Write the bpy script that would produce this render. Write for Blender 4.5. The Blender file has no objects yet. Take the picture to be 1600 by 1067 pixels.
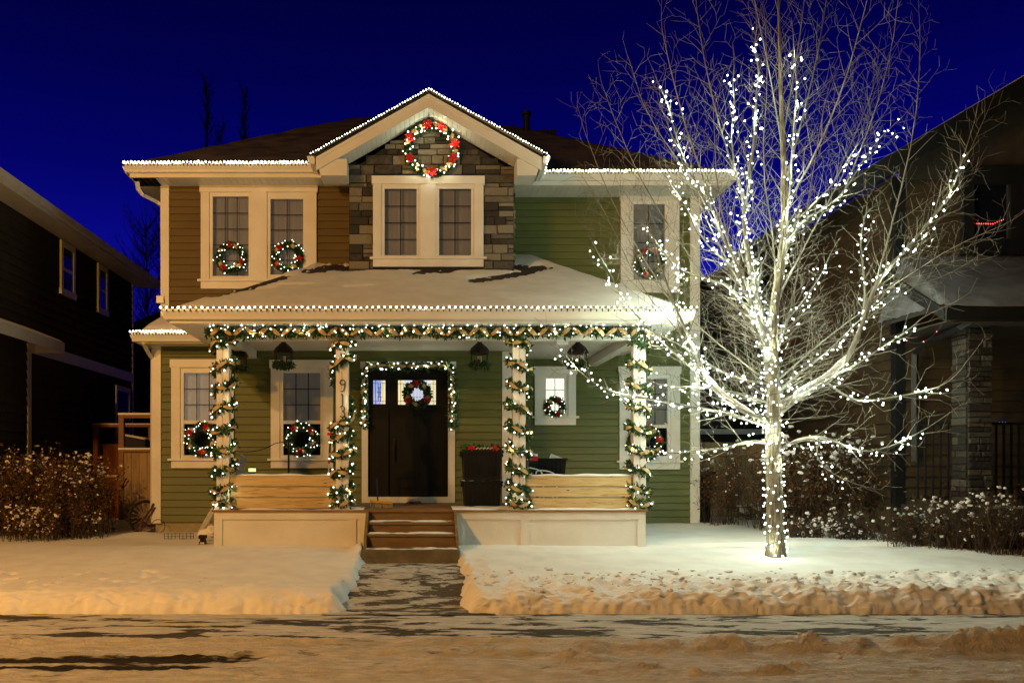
import bpy, math, random
from mathutils import Vector, noise, Matrix
R = random.Random(7)
scn = bpy.context.scene
col = scn.collection
F, D, CX, HY, CZ = 1354.0, 14.1, 650.0, 724.0, 1.6

def P(px, py, Y):
    k = (Y + D) / F
    return Vector(((px - CX) * k, Y, CZ - (py - HY) * k))

# ------------------------------------------------------------------ camera
cam = bpy.data.cameras.new('camera')
co = bpy.data.objects.new('camera', cam)
col.objects.link(co)
co.location = (0, -D, CZ)
co.rotation_euler = (math.radians(90), 0, 0)
cam.sensor_width = 36
cam.lens = F / 1600 * 36
cam.shift_x = 150 / 1600
cam.shift_y = 190.5 / 1600
cam.clip_end = 2000
scn.camera = co

# ------------------------------------------------------------------ materials
def mat_new(name):
    m = bpy.data.materials.new(name)
    m.use_nodes = True
    nt = m.node_tree
    b = nt.nodes['Principled BSDF']
    return m, nt, b

def N(nt, t, **kw):
    n = nt.nodes.new(t)
    for k, v in kw.items():
        setattr(n, k, v)
    return n

def ramp(nt, stops, interp='LINEAR'):
    n = nt.nodes.new('ShaderNodeValToRGB')
    n.color_ramp.interpolation = interp
    e = n.color_ramp.elements
    while len(e) < len(stops):
        e.new(0.5)
    for i, (p, c) in enumerate(stops):
        e[i].position = p
        e[i].color = (c[0], c[1], c[2], 1)
    return n

def mat(name, c, rough=0.6, c2=None, scale=6.0, stretch=(1, 1, 1), bump=0.0, bscale=60.0, metal=0.0, island=0.0, spec=0.4, detail=5):
    """principled surface with noise-driven colour variation, bump, optional per-island variation"""
    m, nt, b = mat_new(name)
    L = nt.links.new
    b.inputs['Roughness'].default_value = rough
    b.inputs['Metallic'].default_value = metal
    b.inputs['Specular IOR Level'].default_value = spec
    tc = N(nt, 'ShaderNodeTexCoord')
    mp = N(nt, 'ShaderNodeMapping')
    mp.inputs['Scale'].default_value = stretch
    L(tc.outputs['Object'], mp.inputs['Vector'])
    nz = N(nt, 'ShaderNodeTexNoise')
    nz.inputs['Scale'].default_value = scale
    nz.inputs['Detail'].default_value = detail
    L(mp.outputs[0], nz.inputs['Vector'])
    if c2 is None:
        c2 = tuple(x * 0.8 for x in c)
    rp = ramp(nt, [(0.3, c2), (0.68, c)])
    if island > 0:
        g = N(nt, 'ShaderNodeNewGeometry')
        mx = N(nt, 'ShaderNodeMath', operation='MULTIPLY_ADD')
        mx.inputs[1].default_value = island
        L(g.outputs['Random Per Island'], mx.inputs[0])
        m2 = N(nt, 'ShaderNodeMath', operation='MULTIPLY_ADD')
        m2.inputs[1].default_value = 1 - island
        m2.inputs[2].default_value = 0
        L(nz.outputs[0], m2.inputs[0])
        L(m2.outputs[0], mx.inputs[2])
        L(mx.outputs[0], rp.inputs[0])
    else:
        L(nz.outputs[0], rp.inputs[0])
    L(rp.outputs[0], b.inputs['Base Color'])
    if bump > 0:
        n2 = N(nt, 'ShaderNodeTexNoise')
        n2.inputs['Scale'].default_value = bscale
        n2.inputs['Detail'].default_value = 6
        L(mp.outputs[0], n2.inputs['Vector'])
        bp = N(nt, 'ShaderNodeBump')
        bp.inputs['Strength'].default_value = bump
        bp.inputs['Distance'].default_value = 0.02
        L(n2.outputs[0], bp.inputs['Height'])
        L(bp.outputs[0], b.inputs['Normal'])
    return m

def emis(name, c, s):
    m, nt, b = mat_new(name)
    b.inputs['Base Color'].default_value = (0.8, 0.8, 0.8, 1)
    b.inputs['Emission Color'].default_value = (*c, 1)
    b.inputs['Emission Strength'].default_value = s
    return m

M = {}
M['trim'] = mat('white painted trim', (.76, .76, .73), .45, (.66, .65, .61), 3, bump=.15, bscale=30)
M['gutter'] = mat('white aluminium gutter', (.74, .74, .70), .32, (.66, .66, .62), 2)
M['siding'] = mat('green lap siding', (.120, .142, .044), .55, (.098, .116, .036), 5, (.3, 1, 1), .12, 40)
M['ochre'] = mat('ochre lap siding', (.145, .105, .036), .55, (.12, .088, .03), 5, (.3, 1, 1), .12, 40)  # copy of the green siding in a browner tone, upper-left wall only
M['conc'] = mat('weathered concrete', (.20, .18, .13), .85, (.11, .10, .07), 5, bump=.4, bscale=30)
M['found'] = mat('parged foundation', (.42, .38, .25), .9, (.28, .24, .15), 4, bump=.5, bscale=22)
M['stone'] = mat('cut veneer stone', (.21, .195, .155), .85, (.035, .031, .026), 14, bump=.9, bscale=24, island=.75)
M['mortar'] = mat('dark mortar', (.035, .032, .028), .95)
M['shingle'] = mat('dark asphalt shingles', (.045, .038, .036), .9, (.02, .018, .018), 18, bump=.6, bscale=50, island=.4)
M['door'] = mat('black painted door', (.007, .0065, .006), .5, spec=.2)
def woodmat():
    m, nt, b = mat_new('weathered pine boards')
    L = nt.links.new
    b.inputs['Roughness'].default_value = .75; b.inputs['Specular IOR Level'].default_value = .2
    tc = N(nt, 'ShaderNodeTexCoord'); mp = N(nt, 'ShaderNodeMapping'); mp.inputs['Scale'].default_value = (1.3, 9, 17)
    L(tc.outputs['Object'], mp.inputs[0])
    n1 = N(nt, 'ShaderNodeTexNoise'); n1.inputs['Scale'].default_value = 1.6; n1.inputs['Detail'].default_value = 9
    n1.inputs['Roughness'].default_value = .62; n1.inputs['Distortion'].default_value = 1.2
    L(mp.outputs[0], n1.inputs[0])
    g = N(nt, 'ShaderNodeNewGeometry')
    ad = N(nt, 'ShaderNodeMath', operation='MULTIPLY_ADD'); ad.inputs[1].default_value = .12
    L(g.outputs['Random Per Island'], ad.inputs[0]); L(n1.outputs[0], ad.inputs[2])
    rp = ramp(nt, [(.34, (.13, .055, .018)), (.43, (.40, .26, .11)), (.55, (.56, .42, .21)), (.75, (.66, .52, .29))])
    L(ad.outputs[0], rp.inputs[0])
    # knots
    mk = N(nt, 'ShaderNodeMapping'); mk.inputs['Scale'].default_value = (3.2, 1, 7)
    L(tc.outputs['Object'], mk.inputs[0])
    vo = N(nt, 'ShaderNodeTexVoronoi'); vo.inputs['Scale'].default_value = 1.1
    L(mk.outputs[0], vo.inputs['Vector'])
    kr = ramp(nt, [(.035, (1, 1, 1)), (.10, (0, 0, 0))])
    L(vo.outputs['Distance'], kr.inputs[0])
    mx = N(nt, 'ShaderNodeMixRGB'); mx.inputs[2].default_value = (.12, .05, .018, 1)
    L(kr.outputs[0], mx.inputs[0]); L(rp.outputs[0], mx.inputs[1]); L(mx.outputs[0], b.inputs['Base Color'])
    return m
M['wood'] = woodmat()
M['deckwood'] = mat('brown stained deck wood', (.30, .17, .075), .7, (.17, .09, .04), 3, (2, 12, 12), .3, 20)
M['stairwood'] = mat('tan stained stair boards', (.23, .15, .065), .65, (.15, .095, .04), 2, (2, 10, 10), .3, 20)
M['fencewood'] = mat('weathered cedar fence', (.42, .30, .17), .8, (.22, .15, .08), 3, (9, 9, .8), .4, 16, island=.3)
M['redwood'] = mat('reddish stained deck wood', (.34, .12, .035), .7, (.22, .07, .02), 3, (6, 6, 1), .3, 16)
M['plastic'] = mat('black plastic', (.010, .010, .011), .45, spec=.25)
M['metal'] = mat('dark bronze metal', (.03, .026, .022), .42, metal=.6)
M['chrome'] = mat('white tubular metal', (.6, .6, .58), .3)
M['candle'] = mat('ivory candle wax', (.75, .65, .45), .5)
M['leaf'] = mat('artificial fir needles', (.045, .115, .028), .7, (.014, .04, .012), 30, island=.7)
M['red'] = mat('red poinsettia fabric', (.60, .012, .012), .55, (.35, .006, .006), 20, island=.4)
M['gold'] = mat('gold burlap ribbon', (.56, .41, .20), .45, (.40, .28, .13), 30, island=.3)
M['wire'] = mat('green light wire', (.01, .035, .012), .6)
M['blackwire'] = mat('black cable', (.015, .015, .015), .6)
M['bark'] = mat('pale ash bark', (.31, .295, .25), .85, (.16, .15, .12), 12, (1, 1, .25), .9, 26)
M['trunkbark'] = mat('furrowed grey bark', (.30, .26, .18), .9, (.07, .055, .04), 9, (5, 5, .8), 1.0, 9)
M['twig'] = mat('fine bare twigs', (.25, .23, .19), .85, (.15, .135, .105), 20)
M['shrubtwig'] = mat('dark shrub stems', (.075, .048, .026), .85, (.035, .022, .014), 20)
M['dryleaf'] = mat('withered brown leaves', (.20, .095, .03), .8, (.05, .025, .010), 20, island=.8)
M['darktree'] = mat('distant dark bark', (.02, .02, .02), .9)
M['navy'] = mat('dark blue grey siding', (.070, .058, .048), .8, (.055, .045, .038), 4, spec=0)
M['tan'] = mat('tan lap siding', (.078, .053, .03), .7, (.058, .04, .024), 4, (.3, 1, 1), spec=.1)
M['brownside'] = mat('dark brown panel siding', (.05, .038, .03), .7)
M['duskblue'] = mat('dull dark siding', (.03, .03, .032), .8)
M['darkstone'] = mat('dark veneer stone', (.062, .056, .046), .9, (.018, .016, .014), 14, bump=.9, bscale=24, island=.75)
M['black'] = mat('near black trim', (.012, .012, .013), .5)
M['blind'] = mat('pale roller blind', (.62, .58, .52), .8, (.54, .5, .46), 3)
M['blindgrey'] = mat('grey sheer blind', (.42, .38, .34), .8, (.35, .32, .29), 3)
M['darkroom'] = mat('dim interior', (.03, .03, .035), .9)
M['rubber'] = mat('black rubber', (.02, .018, .016), .7)
M['bikepaint'] = mat('dark red bicycle paint', (.09, .03, .02), .35)
M['yellow'] = mat('yellow broom head', (.6, .33, .02), .5)
M['bristle'] = mat('pale bristles', (.5, .47, .38), .8)
M['bluegrip'] = mat('blue handle', (.03, .035, .12), .5)
M['bulb'] = emis('lit warm white bulb', (1, 1, .78), 6)
M['bulb_eave'] = emis('lit eave bulb', (1, 1, .70), 9)
M['bulb_tree'] = emis('lit cool white bulb', (.92, 1, .88), 9)
M['bulb_red'] = emis('lit red bulb', (1, .01, .02), 3)
M['bulb_blue'] = emis('lit blue bulb', (.06, .03, 1), 1.5)
M['bulb_violet'] = emis('lit violet bulb', (.18, .03, 1), 2.5)
M['amber'] = emis('lit amber solar lamp', (1, .62, .22), 2.2)
M['winlit'] = emis('lit room behind small window', (1, .95, .78), 1.2)
M['glass_white'] = emis('lit pebbled door glass', (.75, .82, 1), .85)
M['glass_blue'] = emis('lit blue door glass', (.22, .36, .95), .75)
M['glass_gold'] = emis('lit yellow door glass', (1, .88, .5), .85)

def glass_mat():
    m, nt, b = mat_new('window glass')
    L = nt.links.new
    nt.nodes.remove(b)
    out = nt.nodes['Material Output']
    tr = N(nt, 'ShaderNodeBsdfTransparent')
    tr.inputs[0].default_value = (.86, .88, .88, 1)
    gl = N(nt, 'ShaderNodeBsdfGlossy')
    gl.inputs['Roughness'].default_value = .02
    fr = N(nt, 'ShaderNodeFresnel')
    fr.inputs[0].default_value = 1.6
    mx = N(nt, 'ShaderNodeMixShader')
    L(fr.outputs[0], mx.inputs[0]); L(tr.outputs[0], mx.inputs[1]); L(gl.outputs[0], mx.inputs[2])
    L(mx.outputs[0], out.inputs[0])
    return m
M['glass'] = glass_mat()

def snow_mat(name, base=(.87, .87, .87), bump=.35, bscale=45, dirt=None, dscale=3, rough=.75):
    m, nt, b = mat_new(name)
    L = nt.links.new
    b.inputs['Roughness'].default_value = rough
    b.inputs['Specular IOR Level'].default_value = .25
    tc = N(nt, 'ShaderNodeTexCoord')
    n1 = N(nt, 'ShaderNodeTexNoise'); n1.inputs['Scale'].default_value = dscale; n1.inputs['Detail'].default_value = 7
    L(tc.outputs['Object'], n1.inputs[0])
    d = dirt or tuple(x * .9 for x in base)
    rp = ramp(nt, [(.35, d), (.62, base)])
    L(n1.outputs[0], rp.inputs[0]); L(rp.outputs[0], b.inputs['Base Color'])
    n2 = N(nt, 'ShaderNodeTexNoise'); n2.inputs['Scale'].default_value = bscale; n2.inputs['Detail'].default_value = 8
    n2.inputs['Roughness'].default_value = .7
    L(tc.outputs['Object'], n2.inputs[0])
    bp = N(nt, 'ShaderNodeBump'); bp.inputs['Strength'].default_value = bump; bp.inputs['Distance'].default_value = .02
    L(n2.outputs[0], bp.inputs['Height']); L(bp.outputs[0], b.inputs['Normal'])
    return m
M['snow'] = snow_mat('fresh snow')
M['snowlump'] = snow_mat('crusted snow', (.78, .78, .77), .7, 26, (.62, .60, .57), 5)
M['dustroof'] = snow_mat('shingles dusted with old snow', (.12, .105, .12), .4, 20, (.055, .048, .058), 2.5)
M['frost'] = snow_mat('thin frost on shingles', (.17, .17, .19), .3, 20, (.10, .10, .11), 3)
M['roofsnow'] = snow_mat('roof snow', (.74, .74, .72), .25, 30)

def patchy(name, snowc, darkc, scale, stretch, lo, hi, bump, tracks=False):
    """pavement partly covered by trodden snow"""
    m, nt, b = mat_new(name)
    L = nt.links.new
    b.inputs['Roughness'].default_value = .8
    b.inputs['Specular IOR Level'].default_value = .25
    tc = N(nt, 'ShaderNodeTexCoord')
    mp = N(nt, 'ShaderNodeMapping'); mp.inputs['Scale'].default_value = stretch
    L(tc.outputs['Object'], mp.inputs[0])
    n1 = N(nt, 'ShaderNodeTexNoise'); n1.inputs['Scale'].default_value = scale; n1.inputs['Detail'].default_value = 9
    n1.inputs['Roughness'].default_value = .68; n1.inputs['Distortion'].default_value = .25
    L(mp.outputs[0], n1.inputs[0])
    mask = ramp(nt, [(lo, (0, 0, 0)), (hi, (1, 1, 1))])
    src = n1.outputs[0]
    if tracks:
        at = N(nt, 'ShaderNodeAttribute'); at.attribute_name = 'bare'
        sb = N(nt, 'ShaderNodeMath', operation='SUBTRACT')
        L(n1.outputs[0], sb.inputs[0]); L(at.outputs['Fac'], sb.inputs[1])
        src = sb.outputs[0]
    L(src, mask.inputs[0])
    n2 = N(nt, 'ShaderNodeTexNoise'); n2.inputs['Scale'].default_value = 9; n2.inputs['Detail'].default_value = 8
    L(mp.outputs[0], n2.inputs[0])
    sn = ramp(nt, [(.3, tuple(x * .62 for x in snowc)), (.7, snowc)])
    dk = ramp(nt, [(.3, tuple(x * .5 for x in darkc)), (.7, darkc)])
    L(n2.outputs[0], sn.inputs[0]); L(n2.outputs[0], dk.inputs[0])
    mx = N(nt, 'ShaderNodeMixRGB')
    L(mask.outputs[0], mx.inputs[0]); L(dk.outputs[0], mx.inputs[1]); L(sn.outputs[0], mx.inputs[2])
    L(mx.outputs[0], b.inputs['Base Color'])
    n3 = N(nt, 'ShaderNodeTexNoise'); n3.inputs['Scale'].default_value = 38; n3.inputs['Detail'].default_value = 8
    n3.inputs['Roughness'].default_value = .7
    L(tc.outputs['Object'], n3.inputs[0])
    ad = N(nt, 'ShaderNodeMath', operation='MULTIPLY_ADD'); ad.inputs[1].default_value = .7
    L(mask.outputs[0], ad.inputs[0]); L(n3.outputs[0], ad.inputs[2])
    bp = N(nt, 'ShaderNodeBump'); bp.inputs['Strength'].default_value = bump; bp.inputs['Distance'].default_value = .05
    L(ad.outputs[0], bp.inputs['Height']); L(bp.outputs[0], b.inputs['Normal'])
    return m
M['walk'] = patchy('concrete under trodden snow', (.68, .66, .62), (.13, .11, .08), 2.6, (.9, 2.2, 1), .48, .51, .6)
M['sidewalk'] = patchy('sidewalk under trodden snow', (.74, .72, .68), (.085, .075, .06), 1.9, (.6, 2.0, 1), .46, .49, .6)
M['road'] = patchy('road under packed snow', (.84, .80, .74), (.045, .036, .028), 2.4, (.55, 2.2, 1), .29, .38, 1.0, True)

# ------------------------------------------------------------------ mesh helpers
class MB:
    def __init__(s):
        s.v = []; s.f = []; s.m = []; s.smooth = False
    def add(s, vs, fs, mi=0):
        o = len(s.v)
        s.v.extend([Vector(v) for v in vs])
        s.f.extend([tuple(i + o for i in f) for f in fs])
        s.m.extend([mi] * len(fs))
        return s
    def box(s, x0, x1, y0, y1, z0, z1, mi=0):
        return s.add([(x0,y0,z0),(x1,y0,z0),(x1,y1,z0),(x0,y1,z0),(x0,y0,z1),(x1,y0,z1),(x1,y1,z1),(x0,y1,z1)],
                     [(0,3,2,1),(4,5,6,7),(0,1,5,4),(1,2,6,5),(2,3,7,6),(3,0,4,7)], mi)
    def obox(s, c, ax, ay, az, mi=0):
        """oriented box: centre and three half-axis vectors"""
        c, ax, ay, az = map(Vector, (c, ax, ay, az))
        vs = [c + a*ax + b*ay + d*az for d in (-1,1) for a, b in ((-1,-1),(1,-1),(1,1),(-1,1))]
        return s.add(vs, [(0,3,2,1),(4,5,6,7),(0,1,5,4),(1,2,6,5),(2,3,7,6),(3,0,4,7)], mi)
    def prism(s, poly, axis, a0, a1, mi=0):
        """poly: list of 2D points; axis x: (y,z), axis y: (x,z), axis z: (x,y)"""
        def mk(p, a):
            return (a, p[0], p[1]) if axis == 'x' else (p[0], a, p[1]) if axis == 'y' else (p[0], p[1], a)
        n = len(poly)
        vs = [mk(p, a0) for p in poly] + [mk(p, a1) for p in poly]
        fs = [tuple(range(n))[::-1], tuple(range(n, 2*n))]
        fs += [(i, (i+1) % n, n + (i+1) % n, n + i) for i in range(n)]
        return s.add(vs, fs, mi)
    def tube(s, pts, rad, n=6, cap=True, mi=0):
        pts = [Vector(p) for p in pts]
        if not hasattr(rad, '__len__'):
            rad = [rad] * len(pts)
        up = Vector((0, 0, 1))
        vs = []
        d0 = (pts[1] - pts[0]).normalized()
        a = d0.cross(up)
        if a.length < 1e-3: a = d0.cross(Vector((1, 0, 0)))
        a.normalize()
        m = len(pts)
        for i, p in enumerate(pts):
            d = (pts[min(i+1, m-1)] - pts[max(i-1, 0)])
            if d.length < 1e-9: d = d0.copy()
            d.normalize()
            a = (a - d * a.dot(d))
            if a.length < 1e-6: a = d.orthogonal()
            a.normalize()
            b = d.cross(a)
            for k in range(n):
                t = 2*math.pi*k/n
                vs.append(p + (a*math.cos(t) + b*math.sin(t)) * rad[i])
        fs = [(i*n+k, i*n+(k+1)%n, (i+1)*n+(k+1)%n, (i+1)*n+k) for i in range(m-1) for k in range(n)]
        if cap:
            fs.append(tuple(range(n))[::-1]); fs.append(tuple((m-1)*n + k for k in range(n)))
        return s.add(vs, fs, mi)
    def lathe(s, c, prof, n=14, mi=0):
        vs = []; c = Vector(c)
        for r, z in prof:
            for k in range(n):
                t = 2*math.pi*k/n
                vs.append(c + Vector((r*math.cos(t), r*math.sin(t), z)))
        m = len(prof)
        fs = [(i*n+k, i*n+(k+1)%n, (i+1)*n+(k+1)%n, (i+1)*n+k) for i in range(m-1) for k in range(n)]
        fs.append(tuple(range(n))[::-1]); fs.append(tuple((m-1)*n+k for k in range(n)))
        return s.add(vs, fs, mi)
    def torus(s, c, r, rr, ex, ey, n=28, k=6):
        c, ex, ey = Vector(c), Vector(ex), Vector(ey)
        ez = ex.cross(ey)
        vs = []
        for i in range(n):
            t = 2*math.pi*i/n
            o = ex*math.cos(t) + ey*math.sin(t)
            for j in range(k):
                u = 2*math.pi*j/k
                vs.append(c + o*(r + rr*math.cos(u)) + ez*rr*math.sin(u))
        fs = [(i*k+j, i*k+(j+1)%k, ((i+1)%n)*k+(j+1)%k, ((i+1)%n)*k+j) for i in range(n) for j in range(k)]
        return s.add(vs, fs)
    def blob(s, c, rx, ry, rz, n=8, jit=.18, seed=0):
        c = Vector(c)
        vs = []; rings = 5
        for i in range(rings + 1):
            ph = math.pi * i / rings
            for k in range(n):
                t = 2*math.pi*k/n
                d = Vector((math.sin(ph)*math.cos(t), math.sin(ph)*math.sin(t), math.cos(ph)))
                q = 1 + jit * noise.noise(d*1.7 + c*3.1 + Vector((seed, 0, 0))) * 2
                vs.append(c + Vector((d.x*rx*q, d.y*ry*q, d.z*rz*q)))
        fs = [(i*n+k, i*n+(k+1)%n, (i+1)*n+(k+1)%n, (i+1)*n+k) for i in range(rings) for k in range(n)]
        return s.add(vs, fs)
    def leaf(s, c, d, nrm, L, W):
        d = d.normalized(); w = d.cross(nrm)
        if w.length < 1e-4: w = d.orthogonal()
        w.normalize()
        return s.add([c, c + d*L*.45 + w*W, c + d*L, c + d*L*.45 - w*W], [(0,1,2,3)])
    def build(s, name, m, parent=None, smooth=False):
        me = bpy.data.meshes.new(name)
        off = wloc(parent) if parent else Vector((0, 0, 0))
        me.from_pydata([tuple(v - off) for v in s.v], [], s.f)
        ms = m if isinstance(m, (list, tuple)) else [m]
        for q in ms: me.materials.append(M[q] if isinstance(q, str) else q)
        if len(ms) > 1:
            me.polygons.foreach_set('material_index', s.m)
        if smooth or s.smooth:
            me.polygons.foreach_set('use_smooth', [True]*len(me.polygons))
        me.update()
        o = bpy.data.objects.new(name, me)
        col.objects.link(o)
        if parent: o.parent = parent
        return o

def wloc(o):
    v = Vector((0, 0, 0))
    while o is not None:
        v += Vector(o.location); o = o.parent
    return v

def tag(o, label=None, cat=None, group=None, kind=None):
    if label: o['label'] = label
    if cat: o['category'] = cat
    if group: o['group'] = group
    if kind: o['kind'] = kind
    return o

def thing(name, loc, label, cat, group=None):
    o = bpy.data.objects.new(name, None)
    o.empty_display_size = .1
    o.location = loc
    col.objects.link(o)
    return tag(o, label, cat, group)

_bm = {}
def bulb_mesh(r, mk):
    k = (r, mk)
    if k not in _bm:
        mb = MB()
        prof = [(.001, 1.25), (.72, .62), (1.0, -.15), (.62, -.85), (.001, -1.05)]
        n = 6
        vs = [(r*a*math.cos(2*math.pi*i/n), r*a*math.sin(2*math.pi*i/n), r*z) for a, z in prof for i in range(n)]
        fs = [(i*n+j, i*n+(j+1)%n, (i+1)*n+(j+1)%n, (i+1)*n+j) for i in range(4) for j in range(n)]
        me = bpy.data.meshes.new('bulb'); me.from_pydata(vs, [], [f[::-1] for f in fs])
        me.materials.append(M[mk]); me.update()
        me.polygons.foreach_set('use_smooth', [True]*len(me.polygons))
        _bm[k] = me
    return _bm[k]

CAMP = Vector((0, -D, CZ))
def bulbs(parent, pts, r=.015, mk='bulb', limit=100):
    off = wloc(parent)
    pts = sorted([Vector(p) for p in pts], key=lambda p: (p - CAMP).length)
    me = bulb_mesh(r, mk)
    for p in pts[:limit]:
        o = bpy.data.objects.new('bulb', me)
        o.location = p - off
        o.rotation_euler = (R.uniform(-.9, .9), R.uniform(-.9, .9), 0)
        o.scale = (R.uniform(.62, 1.05),)*3
        o.parent = parent
        col.objects.link(o)
    if len(pts) > limit:
        mb = MB()
        vs = [v.co.copy() for v in me.vertices]; fs = [tuple(p.vertices) for p in me.polygons]
        for p in pts[limit:]:
            q_ = R.uniform(.6, 1.0)
            mb.add([v*q_ + p for v in vs], fs)
        o = mb.build('bulbs', mk, parent, smooth=True)
        o['kind'] = 'stuff'

def lerp(a, b, t): return a + (b - a) * t
def polyline(pts, step):
    """resample to even spacing"""
    pts = [Vector(p) for p in pts]
    out = [pts[0].copy()]; acc = 0.0
    for a, b in zip(pts, pts[1:]):
        L = (b - a).length
        if L < 1e-9: continue
        t = step - acc
        while t <= L:
            out.append(a.lerp(b, t / L)); t += step
        acc = (acc + L) % step
    return out
def smoothpath(pts, it=2):
    pts = [Vector(p) for p in pts]
    for _ in range(it):
        q = [pts[0]]
        for a, b in zip(pts, pts[1:]):
            q.append(a.lerp(b, .25)); q.append(a.lerp(b, .75))
        q.append(pts[-1]); pts = q
    return pts
def ss(a, b, x):
    t = max(0, min(1, (x - a) / (b - a)))
    return t * t * (3 - 2 * t)
def fbm(x, y, z=0, o=4):
    return noise.fractal(Vector((x, y, z)), 1.0, 2.0, o)

def siding(x0, x1, z0, z1, Y, holes=(), course=.122, proud=.030, axis='y', sgn=-1):
    """lap siding facing sgn along axis; holes: (a0,a1,z0,z1). One mesh."""
    mb = MB()
    z = z0
    while z < z1 - .005:
        zt = min(z + course, z1)
        segs = [(x0, x1)]
        for h in holes:
            if zt > h[2] + .002 and z < h[3] - .002:
                ns = []
                for a, b in segs:
                    if h[1] <= a or h[0] >= b: ns.append((a, b)); continue
                    if h[0] > a: ns.append((a, h[0]))
                    if h[1] < b: ns.append((h[1], b))
                segs = ns
        for a, b in segs:
            lo = proud; hi = .002
            if axis == 'y':
                q = [(a, Y+sgn*lo, z), (b, Y+sgn*lo, z), (b, Y+sgn*hi, zt), (a, Y+sgn*hi, zt), (a, Y, z), (b, Y, z)]
            else:
                q = [(Y+sgn*lo, a, z), (Y+sgn*lo, b, z), (Y+sgn*hi, b, zt), (Y+sgn*hi, a, zt), (Y, a, z), (Y, b, z)]
            mb.add(q, [(0,1,2,3), (4,5,1,0)])
        z = zt
    return mb

def hfield(x0, x1, y0, y1, dx, dy, fn, keep=None, ylist=None):
    nx = max(1, round((x1-x0)/dx)); ny = max(1, round((y1-y0)/dy))
    if ylist: ny = len(ylist) - 1
    mb = MB(); vs = []; W = nx + 1
    for j in range(ny+1):
        y = ylist[j] if ylist else y0 + (y1-y0)*j/ny
        for i in range(nx+1):
            x = x0 + (x1-x0)*i/nx
            vs.append((x, y, fn(x, y)))
    fs = []
    for j in range(ny):
        for i in range(nx):
            if keep and not keep(x0+(x1-x0)*(i+.5)/nx, y0+(y1-y0)*(j+.5)/ny): continue
            fs.append((j*W+i, j*W+i+1, (j+1)*W+i+1, (j+1)*W+i))
    mb.v = [Vector(v) for v in vs]; mb.f = fs; mb.m = [0]*len(fs); mb.smooth = True
    return mb

#==GROUND==
# ------------------------------------------------------------------ ground
def lumps(x, y):
    return .5 + .5*noise.noise(Vector((x*3.1, y*3.6, 4))) + .35*noise.noise(Vector((x*7.5, y*9, 1))) + .22*noise.noise(Vector((x*17, y*19, 8)))
_r = random.Random(5)
DENTS = [(_r.uniform(-5.4, -3.0), _r.uniform(-4.75, -3.9), _r.uniform(.025, .05)) for _ in range(26)] + [(_r.uniform(-3, -1.6), _r.uniform(-4.8, -4.2), _r.uniform(.02, .035)) for _ in range(8)]
def lawn_h(x, y):
    # broad slope from the house down to the sidewalk
    if y > -2.2: h = .47 + .03*ss(-2.2, 1.5, y)
    else: h = lerp(.29, .47, ss(-5.1, -2.0, y))
    h += .03 * noise.noise(Vector((x*.5, y*.5, 3)))
    if x < -3.0:
        h += .06 * math.exp(-((x+4.35)/.35)**2 - ((y+.55)/.4)**2) - .02*ss(-3, -5, x)
    if x > 2.5 and y > -2.2: h += .05*ss(2.5, 4.5, x)
    # crusted, thrown snow along the front right
    rough = ss(-3.85, -4.4, y) * ss(.25, 1.3, x)
    rough = max(rough, .8*ss(.2, .45, x)*ss(1.1, .6, x)*ss(-2.6, -3.4, y))
    h += rough * (.115*(lumps(x, y)-.5) + .05 * ss(3.5, 7.5, x))
    # left lawn's front strip is slightly pocked
    lr = ss(-4.3, -4.9, y) * ss(-.6, -1.5, x)
    h += lr * .018 * noise.noise(Vector((x*9, y*9, 2)))
    h += .006 * noise.noise(Vector((x*6, y*6, 5)))
    if x < -1.5 and y < -3.6:
        for a, b, w in DENTS:
            d2 = ((x-a)**2 + ((y-b)*.8)**2)/(w*w)
            if d2 < 4: h -= .035*math.exp(-d2*d2*.5)
    # mound beside the bottom step on the left
    h += .12*math.exp(-((x+.72)/.13)**2 - ((y+2.75)/.28)**2)
    # vertical face at the sidewalk
    edge = -5.27 + .03*noise.noise(Vector((x*1.3, 0, 7))) + .012*noise.noise(Vector((x*8, 0, 9)))
    w_ = .20 + .10*ss(.2, -.3, x) + .10*noise.noise(Vector((x*1.1, 4, 4)))
    h += .045*noise.noise(Vector((x*.9, 2, 2)))*ss(-4.6, -5.1, y)
    e2 = edge + .035*noise.noise(Vector((x*4, y*6, 1))) + .02*noise.noise(Vector((x*14, h*20, 1)))
    f = max(0, min(1, (y - (e2-.06))/(w_+.10)))
    f = math.sqrt(max(0, 1-(1-f)**2))
    h = lerp(.02, h, f)
    h += .035*(1-f)*f*4*(noise.noise(Vector((x*5, y*14, 3))) + .6*noise.noise(Vector((x*13, y*22, 5))))
    # cut for the walkway
    wob = .09*noise.noise(Vector((y*2.2, 1.5, 0))) + .05*noise.noise(Vector((y*7, 3.5, 0))) + .03*noise.noise(Vector((y*18, x*6, 0)))
    wl = lerp(-.52, -.74, ss(-3.1, -5.2, y)) + wob*.8; wr = .47 + wob*.8
    if y < -3.0:
        inside = ss(wl-.20, wl+.10, x) * ss(wr+.17, wr-.10, x) * ss(-2.95, -3.1, y)
        h = lerp(h, -.05, inside)
    elif -.70 < x < .56:
        h = lerp(h, .1, ss(-.70, -.66, x)*ss(.56, .53, x))
    return h
ys = [-5.45 + .009*i for i in range(56)]
while ys[-1] < -1.8: ys.append(ys[-1] + .024)
hf = hfield(-10, 11, -5.45, ys[-1], .024, .024, lawn_h, ylist=ys)
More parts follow.
